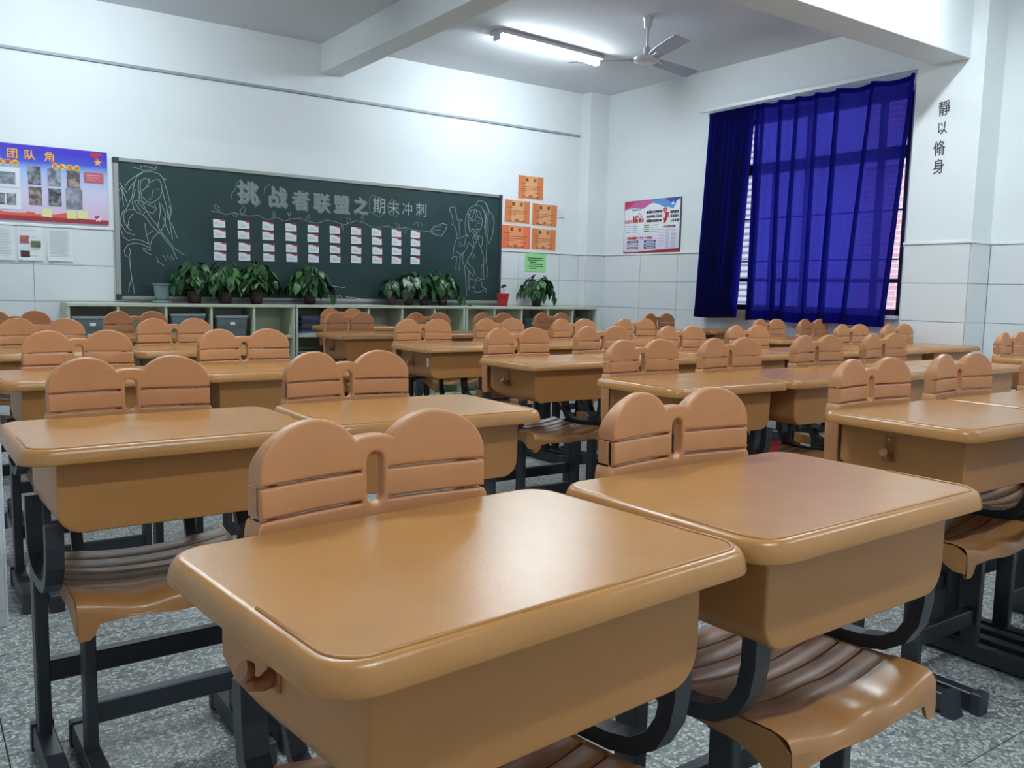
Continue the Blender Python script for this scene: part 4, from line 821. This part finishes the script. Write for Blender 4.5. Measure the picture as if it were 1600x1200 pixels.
# ------------------------------------------------------------------ cabinets under the chalkboard
CY0, CY1, CT = 7.205, YW-.036, .925
CABS = [(1.005, 2.778, 'left'), (2.788, 4.520, 'middle'), (4.532, 6.222, 'right')]
CELL = {}
for x0, x1, nm in CABS:
    t = thing('storage_cabinet', 'cream-grey open cubby cabinet, the %s one of three below the chalkboard' % nm, 'cabinet', ((x0+x1)/2, 0, 0), 0, 'cubby cabinets below the chalkboard')
    h = (x1-x0)/2
    MB().cbox(-h, h, CY0-.006, CY1, CT-.024, CT, .002, m_cab).obj('top_board', t); MB().box(-h+.01, h-.01, CY1-.012, CY1, .05, CT-.024, m_cab).obj('back_panel', t)
    for s in (-1, 1): MB().cbox(s*(h-.010)-.010, s*(h-.010)+.010, CY0, CY1, 0, CT-.024, .001, m_cab).obj('side_panel', t)
    for k in range(1, 5): x = -h+2*h*k/5; MB().cbox(x-.009, x+.009, CY0+.002, CY1-.012, .06, CT-.024, .001, m_cab).obj('divider', t)
    for z in (.06, .355, .650): MB().cbox(-h+.02, h-.02, CY0+.003, CY1-.012, z-.009, z+.009, .001, m_cab).obj('shelf', t)
    MB().box(-h+.02, h-.02, CY0+.02, CY0+.035, 0, .051, m_cab).obj('plinth', t)
    for k in range(5): CELL[(nm, k)] = x0+(x1-x0)*(k+.5)/5
def bin_(cell, z, w, h, mt, lid, label, dx=0, tagc=True):
    t = thing('storage_box', label, 'storage box', (CELL[cell]+dx, CY0+.150, z+.001), 0, 'boxes in the cubby cabinets')
    MB().loft([[(x*s, y*s2, zz) for x, y in rrect(w/2, .125, .02, 3)] for s, s2, zz in ((.90, .92, 0), (.98, 1, h-.02), (1, 1.0, h-.018))], mt).obj('body', t)
    MB().loft([[(x, y, zz) for x, y in rrect(w/2*s, .128*s, .02, 3)] for s, zz in ((1.02, h-.018), (1.03, h-.004), (.98, h))], lid, smooth=False).obj('lid', t)
    if tagc: MB().box(-.020, .020, -.130, -.1215, h*.55, h*.55+.022, m_paper).obj('paper_tag', t)
bin_(('left', 0), .659, .29, .165, m_bin, m_binlid, 'smoky clear storage box in the far left cubby below the chalkboard')
bin_(('left', 2), .659, .28, .185, m_bin, m_binlid, 'clear storage box with pale lid in the third cubby from the left')
bin_(('left', 3), .659, .27, .170, m_bin, m_binlid, 'clear storage box with white tag in the fourth cubby from the left')
bin_(('right', 2), .659, .22, .145, m_dbin, m_dbin, 'dark grey box with white tag in the middle cubby of the right cabinet')
bin_(('right', 4), .659, .24, .150, m_dbin, m_dbin, 'dark grey box in the last cubby at the right end')
bin_(('middle', 0), .364, .27, .150, m_bin, m_binlid, 'clear box in the lower left cubby of the middle cabinet', tagc=False)
bin_(('middle', 3), .659, .25, .12, m_dbin, m_binlid, 'grey box in the fourth cubby of the middle cabinet', tagc=False)
def stack(cell, z, n, label, seed, lean=False):
    r = random.Random(seed); z0 = z+.001
    for k in range(n):
        th = r.uniform(.008, .020); w = r.uniform(.20, .28); o = MB().cbox(-w/2, w/2, -.105, .105, 0, th, .001, m_news[r.choice((0, 0, 1, 2))]).obj('magazine')
        o.location = (CELL[cell]+r.uniform(-.01, .01), CY0+.135+r.uniform(-.01, .01), z0); o.rotation_euler = (0, 0, r.uniform(-.08, .08)); z0 += th+.0005
        tag(o, '%s, %s from the bottom' % (label, ('first second third fourth fifth sixth seventh eighth ninth tenth eleventh'.split()[k])), 'magazine', 'magazines stacked in the %s cabinet cubby %d' % (cell[0], cell[1]+1))
stack(('middle', 0), .659, 11, 'magazine in the first cubby of the middle cabinet', 2)
stack(('middle', 1), .659, 10, 'magazine in the second cubby of the middle cabinet', 6)
stack(('middle', 2), .659, 5, 'magazine in the third cubby of the middle cabinet', 9)
# small cupboard edge at the photo's left border
cb = thing('white_cupboard', 'white cupboard end standing beside the left aisle at the photo edge', 'cupboard', (-.02, 3.10, 0))
MB().cbox(-.25, .250, -.05, .05, 0, .965, .004, m_white).obj('body', cb); MB().cbox(-.255, .252, -.055, .055, .965, .985, .003, m_white).obj('top_board', cb)
MB().cbox(-.24, -.003, -.062, -.05, .06, .95, .003, m_white).obj('door', cb); MB().cbox(.003, .240, -.062, -.05, .06, .95, .003, m_white).obj('door', cb)
for x in (-.03, .03): MB().cbox(x-.005, x+.005, -.078, -.060, .50, .60, .003, m_steel).obj('handle', cb)

# ------------------------------------------------------------------ plants on the cabinets
def leaf_mesh(mt, w, l):
    prof = [(0, .0), (.04, .30), (.14, .46), (.30, .50), (.50, .42), (.72, .26), (.90, .09), (1.0, 0)]
    vs = []; n = len(prof)
    for t, h in prof:
        d = -.10*math.sin(t*PI*.5)*t*l*2.2
        vs += [(-h*w, t*l-(.06*l if t < .05 else 0), d+.10*h*w*1.2), (0, t*l, d), (h*w, t*l-(.06*l if t < .05 else 0), d+.10*h*w*1.2)]
    fs = []
    for k in range(n-1): fs += [(3*k, 3*k+1, 3*k+4, 3*k+3), (3*k+1, 3*k+2, 3*k+5, 3*k+4)]
    return MB().add(vs, fs, mt, True).mesh('leaf')
LEAVES = [leaf_mesh(m_leaf[0], .066, .095), leaf_mesh(m_leaf[1], .070, .105), leaf_mesh(m_leaf[0], .056, .085), leaf_mesh(m_leaf[1], .060, .090), leaf_mesh(m_leaf[2], .066, .095)]
YLEAF = leaf_mesh(m_yleaf, .075, .10)
PW = YW-.19
def plant(x, hgt, rad, n, label, seed, pot_r=.062, pot_h=.105, y=None, yellow=0, trail=None):
    r = random.Random(seed); y = PW if y is None else y
    t = thing('potted_plant', label, 'plant', (x, y, CT), r.uniform(0, 1), 'pothos plants on the cabinets')
    MB().lathe([(pot_r*.74, .0005), (pot_r*.86, pot_h*.5), (pot_r, pot_h*.86), (pot_r*1.08, pot_h*.87), (pot_r*1.08, pot_h), (pot_r*.98, pot_h), (pot_r*.93, pot_h*.88)], m_pot, 18, cap1=False).obj('pot', t)
    MB().lathe([(pot_r*.95, pot_h*.88), (pot_r*.3, pot_h*.92)], m_soil, 12, cap0=False).obj('soil', t)
    st = MB(); th0 = t.rotation_euler.z
    n = int(n*1.6); rad *= 1.12
    for k in range(n):
        a = r.uniform(0, 2*PI); e = r.random()**.62
        rr = rad*(.25+.75*e); hz = max(.085, pot_h*.95+(hgt-pot_h)*(.98-.80*e**1.5)*r.uniform(.72, 1.0))
        wx, wy = rr*math.cos(a+th0), rr*math.sin(a+th0)
        if wy > .085: wy = .085*r.uniform(.5, 1)
        if wy < -.13: wy = -.13*r.uniform(.7, 1)
        lx = wx*math.cos(-th0)-wy*math.sin(-th0); ly = wx*math.sin(-th0)+wy*math.cos(-th0)
        o = link('leaf', YLEAF if k < yellow else r.choice(LEAVES[:4] if r.random() > .12 else LEAVES[4:]), t, (lx*.90, ly*.90, hz))
        aa = math.atan2(ly, lx)
        o.rotation_euler = (-r.uniform(.25, .75)-e*.75, r.uniform(-.4, .4), aa-PI/2+r.uniform(-.4, .4)); sc = r.uniform(.75, 1.12); o.scale = (sc, sc, sc)
        st.tube([(0, 0, pot_h*.85), (lx*.3, ly*.3, hz*.9), (lx*.72, ly*.72, hz)], .0022, m_stem, 4, False)
    if trail:
        for (dx, dz, rot) in trail:
            c_, s_ = math.cos(-th0), math.sin(-th0); st.tube([(dx*.3*c_, dx*.3*s_, pot_h), (dx*.8*c_, dx*.8*s_, dz+.05), (dx*c_, dx*s_, dz+.03)], .002, m_stem, 4, False)
            o = link('leaf', LEAVES[1], t, (dx*c_, dx*s_, dz+.03)); o.rotation_euler = (-1.35, 0, rot-th0+PI)
    st.obj('stem', t, fix=False)
plant(1.985, .360, .215, 92, 'bushy pothos at the left end of the row, behind the frosted bucket', 11)
plant(2.235, .370, .185, 80, 'bushy pothos, second from the left on the cabinets', 12)
plant(2.500, .380, .205, 92, 'bushy pothos with a yellowed leaf, third from the left on the cabinets', 13, yellow=1)
plant(2.985, .355, .205, 84, 'bushy pothos standing alone in the middle of the chalkboard ledge', 14, trail=[(.22, .045, .3)])
plant(3.795, .265, .115, 34, 'small loose pothos with a yellowed leaf, leftmost of the right-hand group', 15, pot_r=.055, yellow=2)
plant(3.985, .350, .150, 60, 'full pothos, second from the left in the right-hand group', 16, pot_r=.055)
plant(4.155, .335, .135, 50, 'pothos between two others, third in the right-hand group', 17, pot_r=.055)
plant(4.360, .350, .180, 72, 'pothos with trailing stem, rightmost in the group before the chalkboard', 18, pot_r=.058, trail=[(.20, .05, .2), (.25, .05, .5)])
plant(5.520, .350, .200, 84, 'bushy pothos on the cabinet below the green notice', 19, pot_r=.060, trail=[(.24, .07, .1)])
rp = thing('potted_plant', 'tiny seedling in a bright red pot beside the chalkboard frame', 'plant', (5.085, PW, CT))
MB().lathe([(.048, .0005), (.055, .05), (.064, .115), (.070, .116), (.071, .132), (.066, .132), (.060, .110)], m_redpot, 20, cap1=False).obj('pot', rp); MB().lathe([(.062, .112), (.01, .116)], m_soil, 12, cap0=False).obj('soil', rp)
st = MB()
for x, z, ry, s in ((-.045, .165, .9, .45), (.005, .190, -.6, .45), (.045, .205, -.9, .62)):
    st.tube([(0, 0, .11), (x*.8, 0, z)], .002, m_stem, 4); o = link('leaf', LEAVES[0], rp, (x*.8, 0, z)); o.rotation_euler = (.4, ry, -.3*ry); o.scale = (s, s, s)
st.obj('stem', rp, fix=False)
m_frost = mat('frosted_plastic', lin(120, 140, 140), .35)
bk = thing('frosted_bucket', 'frosted pale plastic container at the left end of the plant row', 'container', (1.725, PW, CT))
MB().lathe([(.048, .0), (.052, .045), (.066, .14), (.068, .15), (.078, .152), (.078, .158), (.060, .157), (.046, .02)], m_frost, 20, cap1=False).obj('body', bk)
MB().lathe([(.070, 0), (.074, .022), (.068, .022), (.062, .004)], m_frost, 20, cap1=False).obj('saucer', bk)
o = MB().cbox(-.018, .018, -.006, .006, 0, .012, .002, m_ink).obj('board_eraser'); o.location = (4.60, CY0+.05, CT); tag(o, 'tiny black object on the cabinet edge right of the plants', 'eraser')

q = DESKS[('middle block', 'fifth row', 'first')]
MB().box(-.2490, -.2476, -.152, -.128, .655, .705, m_paper).obj('paper_label', q)
# ------------------------------------------------------------------ loose things at the desks
d = DESKS[('middle block', 'second row', 'second')]
rb = thing('red_box', 'small red box standing on a chair seat behind the front right desk', 'box', (2.82, 2.20, .460))
MB().cbox(-.045, .045, -.03, .03, 0, .055, .003, mat('crimson_card', lin(150, 14, 32), .6)).obj('body', rb); MB().cbox(-.047, .047, -.032, .032, .038, .056, .003, mat('crimson_card', (0, 0, 0))).obj('lid', rb)
